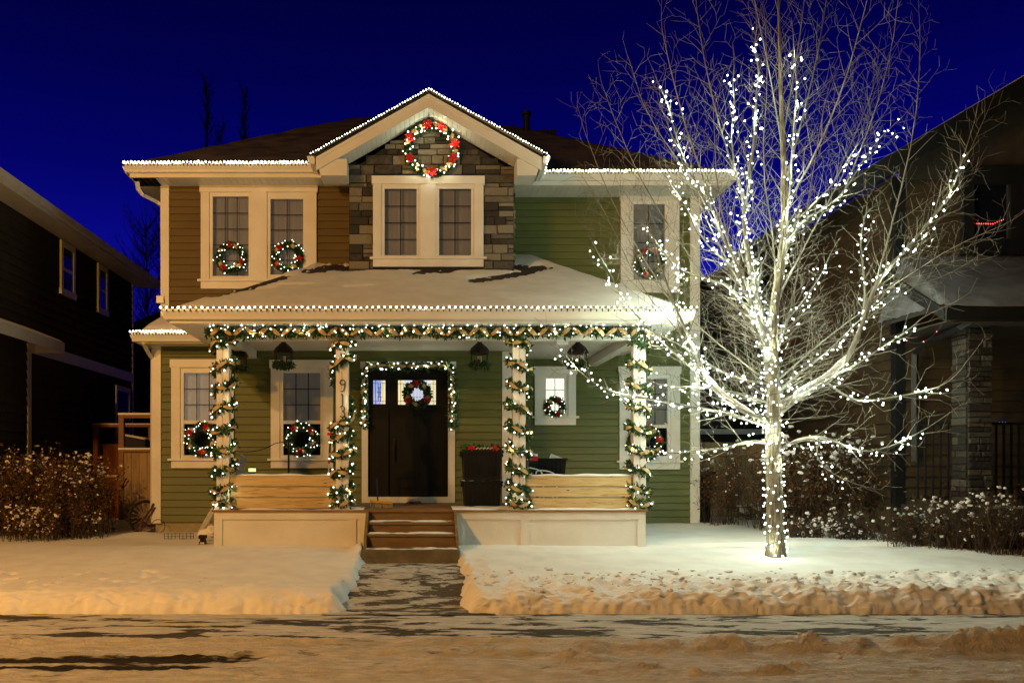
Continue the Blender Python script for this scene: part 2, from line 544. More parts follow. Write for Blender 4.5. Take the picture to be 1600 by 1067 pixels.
for v in hf.v:
    if v.y < -4.7:
        k = ss(-4.72, -5.15, v.y) * ss(.05, .12, v.z)
        q = Vector((v.x*5, 1.3, v.z*9)); q2 = Vector((v.x*14, 7, v.z*26)); q3 = Vector((v.x*34, 3, v.z*60))
        k *= lerp(.55, 1, ss(-.5, 1.0, v.x))
        v.y += k*(.032*noise.noise(q) + .026*noise.noise(q2) + .018*noise.noise(q3))
        v.z += k*(.012*noise.noise(q2*1.3))
    elif v.y < -3.0 and -1.0 < v.x < .9 and v.z > .1:
        k = 1 if -.78 < v.x < -.5 or .36 < v.x < .62 else 0
        v.x += k*(.035*noise.noise(Vector((9, v.y*6, v.z*9))) + .018*noise.noise(Vector((5, v.y*17, v.z*28))))
tag(hf.build('snowy_lawn', 'snow'), kind='structure')
hf = hfield(-12, 13, -1.80, 12, .09, .09, lambda x, y: lawn_h(x, y) if y < 1 else lawn_h(x, 1))
tag(hf.build('snowy_yard', 'snow'), kind='structure')
tag(hfield(-60, 60, 11.9, 80, 3, 3, lambda x, y: .45).build('snow_ground', 'snow'), kind='structure')
mb = MB().box(-60, -9.9, -5.45, 12, -.2, .44); mb.box(10.9, 60, -5.45, 12, -.2, .44)
tag(mb.build('snowy_verge', 'snow'), kind='structure')
# concrete walk
def walk_h(x, y): return lerp(.335, .085, ss(-3.2, -5.1, y)) if y > -5.35 else .085
tag(hfield(-.95, .8, -5.4, -3.0, .1, .05, walk_h).build('walkway', 'walk'), kind='structure')
# little icy lumps on the walk edges / step
def swalk_h(x, y):
    t = .075 + .004*noise.noise(Vector((x*3, y*5, 0)))
    for gx in range(-12, 14): pass
    return t
tag(hfield(-40, 40, -6.62, -5.25, .2, .05, swalk_h).build('sidewalk', 'sidewalk'), kind='structure')
RP = [(700,0),(880,2),(905,11),(935,14),(962,6),(1000,9),(1040,14),(1080,9),(1110,19),(1150,16),(1182,7),(1222,12),(1262,19),(1300,14),(1335,17),(1372,10),(1405,15),(1450,18),(1500,23),(1545,29),(1600,27),(1700,30),(1900,24)]
RP = [((a-CX)*7.25/F, b/187) for a, b in RP]
def ridge(x):
    if x <= RP[0][0] or x >= RP[-1][0]: return 0
    for (a, p), (b, q) in zip(RP, RP[1:]):
        if a <= x <= b: return lerp(p, q, ss(a, b, x))
RIDGES = [(1.35,-7.15,.22,.09,.12),(1.5,-7.42,.42,.07,.07),(2.15,-7.62,.12,.06,.08),(2.7,-7.5,.13,.05,.06),(2.95,-7.4,.16,.05,.07),
          (.9,-6.95,.6,.07,.05),(-.1,-6.9,.9,.06,.04),(-1.7,-6.95,1.2,.06,.035),(.55,-7.35,.2,.05,.03),(.2,-7.2,.14,.05,.05),(3.9,-7.0,.5,.05,.04),(5.5,-7.05,.7,.05,.05)]
def road_h(x, y):
    h = .02 + .014*abs(noise.noise(Vector((x*.7+y, y*9, 4)))) + .010*noise.noise(Vector((x*9, y*26, 7))) + .012*noise.noise(Vector((x*1.2, y*5, 0))) + .012*noise.noise(Vector((x*5, y*12, 2))) + .006*noise.noise(Vector((x*18, y*30, 2)))
    h += .05*ss(-6.75, -6.62, y)
    h += .013*noise.noise(Vector((x*2.2, y*20, 11))) + .010*noise.noise(Vector((x*11, y*38, 12)))
    h += .02*ss(-7.2, -6.8, y)
    rh = ridge(x)
    if rh > 0 and y > -7.4:
        cy = -6.84 + .04*noise.noise(Vector((x*1.5, 0, 0)))
        q = math.exp(-(abs(y-cy)/.125)**2.4)
        h += 1.3*rh*q*(.95 + .35*noise.noise(Vector((x*5, y*8, 6))) + .30*noise.noise(Vector((x*13, y*17, 6))) + .15*noise.noise(Vector((x*31, y*37, 6))))
    for rx, ry, sx, sy, a in RIDGES:
        dx = (x-rx)/sx; dy = (y-ry)/sy
        if abs(dx) < 3 and abs(dy) < 3:
            q = math.exp(-dx**4 - dy*dy)
            h += .8*a*q*(.75+.3*noise.noise(Vector((x*2.6, y*5, 6)))+.6*noise.noise(Vector((x*8, y*11, 6)))+.25*noise.noise(Vector((x*21, y*25, 6))))
    h -= .02*track(x, y)
    for ry in (-7.62, -7.98, -8.35): h -= .016*math.exp(-((y-ry-.03*math.sin(x*.6+ry))/.06)**2)*(.8+noise.noise(Vector((x*1.3, ry, 0)))); h += .012*math.exp(-((y-ry-.11)/.035)**2)*(.6+noise.noise(Vector((x*5, y*9, 2))))
    return h
def track(x, y):
    t = 0
    t = max(t, math.exp(-((y+7.13+.02*math.sin(x*1.3))/.10)**2) * ss(-1.0, -1.5, x))
    t = max(t, math.exp(-((y+7.36)/.09)**2) * ss(-1.1, -1.9, x) * .95)
    t *= .9 + .6*noise.noise(Vector((x*2.5, y*22, 3))) + .4*noise.noise(Vector((x*9, y*50, 3)))
    return t
hf = hfield(-8, 10, -9.2, -6.6, .03, .02, road_h)
ro = hf.build('snowy_street', 'road')
at = ro.data.attributes.new('bare', 'FLOAT', 'POINT')
at.data.foreach_set('value', [.42*track(v.co.x, v.co.y) for v in ro.data.vertices])
tag(ro, kind='structure')
mb = MB().box(-60, -8, -30, -6.6, -.2, .02).box(10, 60, -30, -6.6, -.2, .02).box(-8, 10, -30, -9.2, -.2, .018)
tag(mb.build('street', 'road'), kind='structure')

# loose crumbs and chunks of thrown snow
m = MB(); m.smooth = True; rc = random.Random(77)
for i in range(700):
    if i < 600: x = rc.uniform(.6, 8.5); y = rc.gauss(-4.55, .33); z = lawn_h(x, y) if -5.15 < y < -3.6 else None
    elif i < 640: x = rc.uniform(-6, -.8); y = rc.uniform(-5.0, -4.3); z = lawn_h(x, y)
    else: x = rc.uniform(1.5, 8); y = rc.gauss(-6.86, .08); z = road_h(x, y) if -8 < y < -6.65 else None
    if z is None: continue
    a = min(.032, .006 + rc.expovariate(120)) * (.6 if i >= 600 else 1)
    m.blob((x, y, z + a*.15), a*rc.uniform(.9, 1.9), a, a*.6, 7, .55, seed=i)
tag(m.build('snow_chunks', 'snowlump'), kind='stuff')

#==HOUSE==
# ------------------------------------------------------------------ main house
house = thing('house', (.3, 0, .45), 'green two-storey house with white trim, covered front porch and stone-faced gable outlined in lights', 'house')
def hp(name, m, mb, **kw):
    return mb.build(name, m, house, **kw)
XL, XR = -4.26, 4.93
YL, YU, YR = 0.0, .5, 1.1      # lower-left wall, upper-left wall, right wall planes
ZF, ZE = .65, 6.27             # siding bottom, soffit height
ZG = 6.30                      # gutter bottom

WINS = []   # (outer px box, glass px boxes, Y, grid, meeting rail, blind material)
def wrect(px0, px1, py0, py1, Y):
    a = P(px0, py1, Y); b = P(px1, py0, Y)
    return a.x, b.x, a.z, b.z
def window(name, outer, glasses, Y, grids, rail=None, blind='blindgrey', sill=True, par=None, trim='trim', gap=.05, divider=True, muntin='metal'):
    par = par or house
    x0, x1, z0, z1 = wrect(*outer, Y)
    G = [wrect(*g, Y) for g in glasses]
    t = MB()
    yb = Y + .0; yf = Y - .062
    gz0 = min(g[2] for g in G); gz1 = max(g[3] for g in G)
    # casing boards
    hd = .13; ap = .12
    zt = z1 - hd
    t.box(x0-.02, x1+.02, yf-.012, yb, zt, z1)                       # head
    zs = z0 + ap
    if sill:
        t.box(x0-.05, x1+.05, yf-.035, yb, zs-.002, zs+.035)        # sill
        t.box(x0, x1, yf, yb, z0, zs-.002)                          # apron
        zlo = zs + .035
    else: zlo = z0
    sf = .055
    xs = [x0]
    for g in G: xs += [g[0]-sf, g[1]+sf]
    xs.append(x1)
    for i in range(0, len(xs), 2):
        if xs[i+1] > xs[i] + .005: t.box(xs[i], xs[i+1], yf, yb, zlo, zt)
    w = t.build('window', trim, par)
    for g in G:
        f = MB()
        a0, a1, b0, b1 = g
        f.box(a0-sf, a0, Y-.036, Y+.05, zlo, zt); f.box(a1, a1+sf, Y-.036, Y+.05, zlo, zt)
        f.box(a0, a1, Y-.036, Y+.05, b1, zt); f.box(a0, a1, Y-.036, Y+.05, zlo, b0)
        if rail:
            r = P(0, rail, Y).z
            f.box(a0, a1, Y-.025, Y+.04, r-.028, r+.028)
        f.build('sash', trim, w)
    for g, gr in zip(G, grids):
        a0, a1, b0, b1 = g
        MB().box(a0, a1, Y-.004, Y+.004, b0, b1).build('pane', 'glass', w)
        mu = MB()
        if rail:
            r = P(0, rail, Y).z
            lo = r + .028
        else: lo = b0
        for i in range(1, gr[0]):
            x = lerp(a0, a1, i/gr[0]); mu.box(x-.007, x+.007, Y+.008, Y+.014, lo, b1)
        for i in range(1, gr[1]):
            z = lerp(lo, b1, i/gr[1]); mu.box(a0, a1, Y+.0145, Y+.020, z-.007, z+.007)
        mu.build('muntin', muntin, w)
        # blind with soft vertical folds
        bl = blind if isinstance(blind, str) else blind[0]
        lo2 = b0-.12
        if rail and not isinstance(blind, str):
            lo2 = P(0, rail, Y).z
            bb = MB(); bb.box(a0-.1, a1+.1, Y+.20, Y+.21, b0-.12, lo2+.05); bb.build('interior', blind[1], w)
        n = 24; vs = []
        for i in range(n+1):
            x = lerp(a0-.1, a1+.1, i/n); y = Y + gap + .03 + .016*math.sin(i*1.9 + math.sin(i*.7)*1.4)
            vs += [(x, y, lo2), (x, y, b1+.12)]
        bb = MB().add(vs, [(2*i, 2*i+2, 2*i+3, 2*i+1) for i in range(n)])
        bb.build('blind', bl, w, smooth=True)
    WINS.append((Y, G))
    return w

wA = window('window', (315, 495, 290, 452), [(333, 389, 308, 432), (423, 474, 312, 430)], YU, [(3, 5), (2, 5)], blind='blindgrey')
wB = window('window', (583, 755, 277, 418), [(601, 651, 296, 400), (686, 736, 296, 400)], YL, [(2, 4), (2, 4)], blind='blindgrey')
wC = window('window', (969, 1060, 303, 458), [(989, 1038, 320, 438)], YR, [(2, 4)], blind='blindgrey')
wD = window('window', (269, 366, 562, 731), [(288, 346, 583, 711)], YL, [(3, 3)], rail=659.5, blind=('blind', 'darkroom'))
wE = window('window', (424, 521, 563, 731), [(443, 501, 583, 711)], YL, [(3, 3)], rail=659.5, blind=('blindgrey', 'darkroom'))
wF = window('window', (835, 899, 573, 664), [(852.5, 882, 591, 646)], YR, [(2, 3)], blind='winlit', muntin='trim')
wG = window('window', (967, 1061, 573, 733), [(987, 1042, 592, 712)], YR, [(3, 3)], rail=666, blind=('blindgrey', 'darkroom'))
def holes(Y):
    return [g for (y, G) in WINS if abs(y - Y) < .01 for g in G]

# door opening rect
dx0, dx1, dz0, dz1 = wrect(575, 700, 575, 785, YL)
for k, e in (('blind', .15), ('blindgrey', .045)):      # faint room light, put into the blinds as their own glow
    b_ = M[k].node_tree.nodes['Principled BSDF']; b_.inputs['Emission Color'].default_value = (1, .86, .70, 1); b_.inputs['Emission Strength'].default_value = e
hp('wall', 'siding', siding(XL, 1.54, ZF, 3.6, YL, holes(YL) + [(dx0, dx1, .65, dz1-.05)]))
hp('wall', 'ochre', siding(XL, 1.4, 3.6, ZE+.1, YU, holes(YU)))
hp('wall', 'siding', siding(1.3, XR, .55, ZE+.1, YR, holes(YR)))
hp('wall', 'siding', siding(YL, 9.0, ZF, 3.6, XL, axis='x', sgn=-1))
hp('wall', 'siding', siding(YU, 9.0, 3.6, 6.35, XL, axis='x', sgn=-1))
hp('wall', 'siding', siding(YR, 9.0, .55, 6.35, XR, axis='x', sgn=1))
hp('wall', 'siding', siding(YL, YR, .9, 3.6, 1.54, axis='x', sgn=1))
hp('wall', 'siding', siding(XL, XR, .55, 6.35, 9.0, axis='y', sgn=1))
# dark inside core so nothing shows through
hp('inner_wall', 'darkroom', MB().box(XL+.05, 1.3, YU+.45, 8.9, .6, 6.2).box(1.3, XR-.05, YR+.3, 8.9, .6, 6.2).box(XL+.05, 1.5, YL+.3, YU+.44, .6, 3.5))
hp('foundation', 'found', MB().box(XL+.02, 1.5, YL+.012, YL+.2, .2, ZF).box(1.5, XR-.02, YR+.012, YR+.2, .2, .55).box(XL+.02, XL+.2, .2, 9, .2, ZF).box(XR-.2, XR-.02, YR+.2, 9, .2, .55))
# corner boards
cb = MB()
cb.box(XL-.03, XL+.12, YL-.048, YL+.12, ZF-.02, 3.55)
hp('corner_board', 'trim', cb)
hp('corner_board', 'trim', MB().box(XL-.03, XL+.11, YU-.048, YU+.12, 4.0, ZE))
hp('corner_board', 'trim', MB().box(XR-.13, XR+.03, YR-.048, YR+.12, .56, ZE))
hp('corner_board', 'trim', MB().box(1.40, 1.565, YL-.035, YL+.12, .965, 3.42))
# stone gable front
GX = .2
AZ, EZ, GW = 7.44, 6.43, 1.80
GM = (AZ - EZ) / GW
sx0, sx1 = -1.09, 1.59
def stonewall(x0, x1, z0, z1, Y, clip, excl, seed=1, hmin=.07, hmax=.17, wmin=.16, wmax=.46, depth=.05, axis='y', sgn=-1):
    rr = random.Random(seed); mb = MB()
    z = z0
    while z < z1:
        h = rr.uniform(hmin, hmax); h = min(h, z1 - z)
        if h < .03: break
        x = x0 - rr.uniform(0, .001)
        while x < x1 - .02:
            w = rr.uniform(wmin, wmax); 
            if x + w > x1 - .08: w = x1 - x
            a, b, c, d = x + .006, x + w - .006, z + .006, z + h - .006
            parts = [(c, d)] if rr.random() < .72 or h < .11 else [(c, (c+d)/2-.005), ((c+d)/2+.005, d)]
            for c1, d1 in parts:
                ok = clip((a+b)/2, d1) and clip(a, d1) and clip(b, d1)
                inx = any(b > e[0] and a < e[1] and d1 > e[2] and c1 < e[3] for e in excl)
                aa, bb = a, b
                if inx:
                    e = [e for e in excl if b > e[0] and a < e[1] and d1 > e[2] and c1 < e[3]][0]
                    if a < e[0] - .03: bb = e[0]; inx = False
                    elif b > e[1] + .03: aa = e[1]; inx = False
                if inx: continue
                if not ok:
                    # shave the stone against the rake
                    d2 = d1
                    while d2 > c1 + .02 and not (clip(aa, d2) and clip(bb, d2)): d2 -= .01
                    if d2 <= c1 + .02: continue
                    d1 = d2
                p = depth * rr.uniform(.35, 1.0); ch = .010
                def q(u, v, w_):
                    return (u, Y + sgn*w_, v) if axis == 'y' else (Y + sgn*w_, u, v)
                vs = [q(aa, c1, 0), q(bb, c1, 0), q(bb, d1, 0), q(aa, d1, 0),
                      q(aa, c1, p*.8), q(bb, c1, p*.8), q(bb, d1, p*.8), q(aa, d1, p*.8),
                      q(aa+ch, c1+ch, p+rr.uniform(-.006,.006)), q(bb-ch, c1+ch, p+rr.uniform(-.006,.006)), q(bb-ch, d1-ch, p+rr.uniform(-.006,.006)), q(aa+ch, d1-ch, p+rr.uniform(-.006,.006))]
                fs = [(0,1,5,4),(1,2,6,5),(2,3,7,6),(3,0,4,7),(4,5,9,8),(5,6,10,9),(6,7,11,10),(7,4,8,11),(8,9,10,11)]
                mb.add(vs, fs)
            x += w
        z += h
    return mb
gclip = lambda x, z: z < AZ - .24 - abs(x - GX) * GM
wbx = wrect(583, 755, 277, 418, YL)
sw = hp('stone_veneer', 'stone', stonewall(sx0, sx1, 4.6, 7.4, YL+.02, gclip, [(wbx[0], wbx[1], wbx[2]-.3, wbx[3])]))
gh = holes(YL)
core = MB()
# mortar bed with holes for the two panes (only upper storey)
ub = [g for g in gh if g[2] > 4]
xs = sorted([sx0, sx1] + [v for g in ub for v in (g[0], g[1])])
zb0, zb1 = ub[0][2], ub[0][3]
for i in range(0, len(xs), 2): core.box(xs[i], xs[i+1], YL+.018, YL+.05, zb0, zb1)
core.box(sx0, sx1, YL+.018, YL+.05, 4.5, zb0)
core.prism([(sx0, zb1), (sx1, zb1), (sx1, 6.35), (GX, 7.22), (sx0, 6.35)], 'y', YL+.018, YL+.05)
core.box(sx0, sx0+.03, YL+.05, YU+.1, 4.5, 6.3); core.box(sx1-.03, sx1, YL+.05, YR+.1, 4.5, 6.3)
core.build('mortar', 'mortar', sw)
stonewall(YL+.02, YR, 4.9, 6.3, sx1, lambda a, b: True, [], seed=5, axis='x', sgn=1, depth=.04).build('stone_return', 'stone', sw)
# door: frame, slab, side light
dt = MB()
dt.box(dx0-.10, dx0, YL-.05, YL+.02, .965, dz1); dt.box(dx1, dx1+.11, YL-.05, YL+.02, .965, dz1)
dt.box(dx0-.12, dx1+.13, YL-.06, YL+.02, dz1, dz1+.10)
dt.box(dx0, dx1, YL-.06, YL+.08, .965, 1.06)
hp('door_frame', 'trim', dt)
sg = wrect(583, 602, 594, 631, YL); dg = wrect(622, 681, 594, 632, YL)
xm = P(609, 0, YL).x
def panel(x0, x1, z0, z1, g, y):
    mb = MB()
    mb.box(x0, g[0], y, y+.05, g[2], g[3]); mb.box(g[1], x1, y, y+.05, g[2], g[3])
    mb.box(x0, x1, y, y+.05, g[3], z1); mb.box(x0, x1, y, y+.05, z0, g[2])
    return mb
sl = hp('side_light', 'door', panel(dx0+.01, xm-.02, 1.06, dz1, sg, YL+.02))
dr = panel(xm, dx1-.01, 1.06, dz1, dg, YL+.0)
# raised stiles and lower recessed panel edges
cxm = (dg[0]+dg[1])/2
for a, b in ((dg[0]-.02, cxm-.05), (cxm+.05, dg[1]+.02)):
    dr.box(a, b, YL-.012, YL, 1.2, dg[2]-.14)
dr.box(dg[0]-.06, dg[1]+.06, YL-.02, YL, dg[2]-.07, dg[2]-.03)
dr = hp('door', 'door', dr)
hm = MB(); hm.tube([(xm+.07, YL-.05, 1.92), (xm+.07, YL-.06, 1.80), (xm+.07, YL-.05, 1.62)], .01, 6)
hm.box(xm+.045, xm+.095, YL-.02, YL-.001, 1.58, 1.98); hm.lathe((xm+.07, YL-.045, 1.99), [(.0, -.02), (.025, -.01), (.025, .01), (.0, .02)])
hm.build('door_handle', 'metal', dr)
def leaded(g, par, Y, cols, mats):
    n = len(mats)
    for i, (f0, f1, mk) in enumerate(mats):
        MB().box(lerp(g[0], g[1], f0), lerp(g[0], g[1], f1), Y+.02, Y+.028, g[2], g[3]).build('stained_glass', mk, par)
    c = MB(); t = .004
    def L(u0, v0, u1, v1):
        a = Vector((lerp(g[0], g[1], u0), Y+.015, lerp(g[2], g[3], v0))); b = Vector((lerp(g[0], g[1], u1), Y+.015, lerp(g[2], g[3], v1)))
        c.tube([a, b], t, 4)
    for l in cols: L(*l)
    c.build('lead_came', 'black', par)
leaded(sg, sl, YL+.02, [(.2,0,.2,1),(.8,0,.8,1),(0,.12,1,.12),(0,.88,1,.88),(.42,.12,.42,.88),(.6,.12,.6,.88),(.35,.3,.75,.3),(.35,.7,.75,.7),(.3,.5,.7,.5),(.5,.3,.5,.7)],
       [(0, .68, 'glass_blue'), (.68, 1, 'glass_gold')])
leaded(dg, dr, YL, [(.07,0,.07,1),(.93,0,.93,1),(0,.14,1,.14),(0,.86,1,.86),(.15,.14,.15,.86),(.85,.14,.85,.86),(.15,.3,.85,.3),(.15,.72,.85,.72),(.42,.3,.42,.86),(.58,.3,.58,.86),(.5,.14,.5,.86),(.28,.14,.28,.72),(.72,.14,.72,.72)],
       [(0, .18, 'glass_gold'), (.18, .84, 'glass_white'), (.84, 1, 'glass_gold')])

# ---- roofs as height fields
def snowroof(name, hfun, x0, x1, y0, y1, d, cover, par, snowmat='roofsnow', cut=None, rows=True):
    rf = hfield(x0, x1, y0, y1, d, d, hfun, cut)
    r = rf.build(name, 'shingle', par)
    sn = hfield(x0, x1, y0, y1, d, d, lambda x, y: hfun(x, y) + cover(x, y), cut)
    s_ = sn.build('roof_snow', snowmat, r)
    return r
PE = 3.63
def porch_h(x, y):
    a = (y + 2.5) * .44; b = (x + 3.3) * .80; c = (3.64 - x) * .98
    return PE + max(0, min(a, b, c))
def roofpt(px, py):
    q = (HY-py)/F; y = (3.13 - 14.1*q)/(q - .44); return ((px-CX)*(y+D)/F, y)
BARE = []
for pth, w_, k_ in (([(335,464),(365,456),(400,447),(444,434)], .055, 1), ([(425,452),(390,455),(345,461)], .03, .8), ([(492,424),(520,418),(546,421)], .10, 1.1), ([(560,424),(640,423),(655,421)], .03, .8),
                    ([(655,428),(672,424),(692,426)], .06, 1.2), ([(700,424),(750,423),(800,423)], .03, .9), ([(745,440),(775,435),(805,430),(830,424)], .07, 1.1), ([(800,416),(825,420),(845,419)], .09, 1.0),
                    ([(540,452),(580,449)], .02, .5), ([(283,488),(318,488)], .03, .9)):
    pp_ = [roofpt(*a) for a in pth]
    BARE += [(a, b, w_, k_) for a, b in zip(pp_, pp_[1:])]
def bareness(x, y):
    m_ = 0
    for a, b, w_, k_ in BARE:
        if not (min(a[0],b[0])-.6 < x < max(a[0],b[0])+.6 and min(a[1],b[1])-.6 < y < max(a[1],b[1])+.6): continue
        dx, dy = b[0]-a[0], b[1]-a[1]; t = max(0, min(1, ((x-a[0])*dx+(y-a[1])*dy)/(dx*dx+dy*dy+1e-9)))
        d = math.hypot(x-a[0]-t*dx, y-a[1]-t*dy)
        m_ = max(m_, k_*math.exp(-(d/(w_*2.1))**2))
    return m_
def porch_cover(x, y):
    a = (y + 2.5) * .44; b = (x + 3.3) * .80; c = (3.64 - x) * .98
    e = min(a, b, c)
    t = .034 * ss(0, .10, e) + .012
    t += .012*noise.noise(Vector((x*.9, y*.9, 1))) + .006*noise.noise(Vector((x*6, y*6, 1)))
    # wind-bared ridges: the left hip and the foot of the walls
    hip = abs(a - b + .10)
    bare = math.exp(-(hip/.13)**2) * ss(.35, .7, a) * ss(1.35, 1.0, a)
    bare2 = ss(-.60, -.1, y) * (1.3 if (x < -.9 or x > 1.3) else .8)
    n1 = noise.noise(Vector((x*4, y*10, 5)))
    t -= .13 * bareness(x, y) * (.9 + 1.0*noise.noise(Vector((x*14, y*9, 5))))
    # thaw crescents
    t -= .12*math.exp(-((x+2.0)/.35)**2 - ((y+1.05)/.05)**2)
    return t
def pcut(x, y):
    if x < sx0 - .01: return y < YU + .03
    if x < sx1: return y < YL + .05
    return y < YR + .03
pr = snowroof('porch_roof', porch_h, -3.3, 3.64, -2.5, YR+.05, .03, porch_cover, house, cut=pcut)
# little wrap roof at the left corner
def wrap_h(x, y): return 3.63 + max(0, min((y + .42)*.62, (x + 4.40)*1.3))
snowroof('wrap_roof', wrap_h, -4.40, -3.1, -.42, YU+.03, .03, lambda x, y: .02 + .05*ss(0, .15, wrap_h(x, y)-3.63) + .01*noise.noise(Vector((x*4, y*4, 0))), house)
# main roof
def main_h(x, y):
    ey = -.0 if x < .2 else .40
    a = (y - ey) * .56; b = (x + 4.66) * .80; c = (5.27 - x) * .80; e = (9.4 - y) * .56
    return 6.42 + max(0, min(a, b, c, e))
def mcut(x, y): return x < GX0 or y > .40
GX0 = .2
def main_cover(x, y):
    e = main_h(x, y) - 6.42
    return .015 + .05*ss(0, .15, e) + .012*noise.noise(Vector((x*1.5, y*1.5, 1))) - .07*max(0, noise.noise(Vector((x*.9, y*1.6, 4)))-.25)
mr = snowroof('roof', main_h, -4.66, 5.27, 0.0, 9.4, .08, main_cover, house, 'dustroof', cut=mcut)
# gable roof
def gab_h(x, y): return AZ - abs(x - GX)*GM
gr = hfield(GX-GW, GX+GW, -.5, 3.2, .1, .1, gab_h).build('gable_roof', 'shingle', house)
hfield(GX-GW, GX+GW, -.5, 3.2, .05, .05, lambda x, y: gab_h(x, y) + .035 + .01*noise.noise(Vector((x*3, y*3, 0)))-.02*max(0, noise.noise(Vector((x*2, y*1.5, 7))))).build('roof_snow', 'roofsnow', gr)
gt = MB()
for s in (-1, 1):
    a = (GX, AZ-.012); b = (GX+s*GW, EZ-.012)
    gt.prism([a, b, (b[0], b[1]-.03), (a[0], a[1]-.03)], 'y', -.5, .6)
gt.build('roof_edge', 'black', gr)
# rake boards
for s in (-1, 1):
    rb = MB()
    a = (GX, AZ-.045); b = (GX+s*GW*.985, EZ-.045+GM*GW*.015)
    rb.prism([a, b, (b[0], b[1]-.20), (a[0], a[1]-.20)], 'y', -.49, -.465)
    rb.prism([a, b, (b[0], b[1]-.05), (a[0], a[1]-.05)], 'y', -.505, -.49)
    hp('rake_board', 'gutter', rb)
    # sloped soffit with vent grooves
    so = MB()
    n = 22
    for i in range(n):
        u0 = i/n; u1 = (i+.94)/n
        xa = GX + s*GW*.93*u0; xb = GX + s*GW*.93*u1
        za = AZ - .235 - abs(xa-GX)*GM; zb = AZ - .235 - abs(xb-GX)*GM
        so.add([(xa, -.465, za), (xb, -.465, zb), (xb, .02, zb), (xa, .02, za), (xa, -.465, za+.02), (xb, -.465, zb+.02), (xb, .02, zb+.02), (xa, .02, za+.02)],
               [(0,1,2,3),(0,4,5,1),(3,2,6,7),(0,3,7,4),(1,5,6,2)])
    hp('soffit', 'gutter', so)
    # boxed return at the gable foot, with the gutter end
    rt = MB()
    xe = GX + s*GW
    xi = sx0 if s < 0 else sx1
    rt.prism([(xe-s*.03, EZ-.04), (xe-s*.10, EZ-.30), (xi, EZ-.30), (xi, EZ-.04+.0)], 'y', -.46, -.01)
    hp('eave_return', 'gutter', rt)
    gu = MB(); gu.prism([(xe+s*.11, EZ-.01), (xe+s*.105, EZ-.05), (xe+s*.06, EZ-.13), (xe-s*.01, EZ-.13), (xe-s*.01, EZ-.01)], 'y', -.50, 1.5)
    hp('gutter', 'gutter', gu)
# roof vent pipes
hp('vent_pipe', 'metal', MB().lathe((2.35, 4.3, 8.6), [(.07, 0), (.07, .38), (.10, .39), (.10, .46), (.0, .47)]))
hp('vent_pipe', 'metal', MB().box(2.6, 3.0, 4.4, 4.8, 8.5, 8.72))
hp('vent_pipe', 'metal', MB().lathe((4.25, 3.2, 7.2), [(.06, 0), (.06, .30), (.09, .31), (.09, .36), (.0, .37)]))

def gutter_x(x0, x1, y, zt, name='gutter', par=None):
    """K-profile gutter running along x, front towards -y; zt = top"""
    prof = [(y, zt), (y, zt-.125), (y-.07, zt-.125), (y-.08, zt-.09), (y-.105, zt-.045), (y-.115, zt-.02), (y-.115, zt), (y-.105, zt), (y-.10, zt-.02), (y-.015, zt-.02), (y-.015, zt)]
    mb = MB()
    mb.prism([(y, zt-.02), (y, zt-.125), (y-.07, zt-.125), (y-.08, zt-.09), (y-.105, zt-.045), (y-.115, zt-.02)], 'x', x0, x1)
    mb.box(x0, x1, y-.119, y-.105, zt-.02, zt)
    return mb.build(name, 'gutter', par or house)
def gutter_y(y0, y1, x, zt, s, par=None):
    mb = MB()
    mb.prism([(x, zt-.02), (x, zt-.125), (x+s*.07, zt-.125), (x+s*.08, zt-.09), (x+s*.105, zt-.045), (x+s*.115, zt-.02)], 'y', y0, y1)
    mb.box(min(x+s*.105, x+s*.119), max(x+s*.105, x+s*.119), y0, y1, zt-.02, zt)
    return mb.build('gutter', 'gutter', par or house)
def fascia(x0, x1, y, z0, z1): return MB().box(x0, x1, y, y+.02, z0, z1).build('fascia', 'gutter', house)
def soffit_x(x0, x1, y0, y1, z, st=.10):
    mb = MB(); x = x0
    while x < x1 - .01:
        b = min(x+st-.006, x1); mb.box(x, b, y0, y1, z, z+.012); x += st
    mb.box(x0, x1, y0, y1, z+.016, z+.02)
    return mb.build('soffit', 'gutter', house)
# upper left eave
gutter_x(-4.71, -1.62, .0, 6.44); gutter_y(.0, 9.4, -4.66, 6.44, -1); fascia(-4.66, -1.5, .002, 6.25, 6.43)
soffit_x(-4.66, -1.09, .02, .5, 6.262); MB().box(-4.64, -4.26, .02, 9.2, 6.262, 6.274).build('soffit', 'gutter', house)
# upper right eave
gutter_x(2.0, 5.33, .40, 6.44); gutter_y(.4, 9.4, 5.27, 6.44, 1); fascia(1.9, 5.27, .402, 6.25, 6.43)
soffit_x(1.59, 5.27, .42, 1.1, 6.262); MB().box(4.93, 5.25, 1.1, 9.2, 6.262, 6.274).build('soffit', 'gutter', house)
# porch eave
gutter_x(-3.36, 3.70, -2.5, 3.645); gutter_y(-2.5, -.05, -3.30, 3.645, -1); gutter_y(-2.5, 1.1, 3.64, 3.645, 1)
fascia(-3.30, 3.64, -2.498, 3.48, 3.63)
soffit_x(-3.30, 3.64, -2.478, -2.16, 3.485)
MB().box(-3.29, -2.74, -2.16, -.0, 3.485, 3.497).build('soffit', 'gutter', house)
MB().box(3.16, 3.63, -2.16, 1.09, 3.485, 3.497).build('soffit', 'gutter', house)
hp('porch_ceiling', 'trim', MB().box(-2.58, 1.54, -1.98, -.0, 3.43, 3.45).box(1.54, 3.0, -1.98, 1.1, 3.43, 3.45))
# wrap roof eave
gutter_x(-4.46, -3.30, -.42, 3.645); gutter_y(-.42, .5, -4.40, 3.645, -1); fascia(-4.40, -3.3, -.418, 3.50, 3.63)
soffit_x(-4.40, -3.29, -.40, -.0, 3.50)
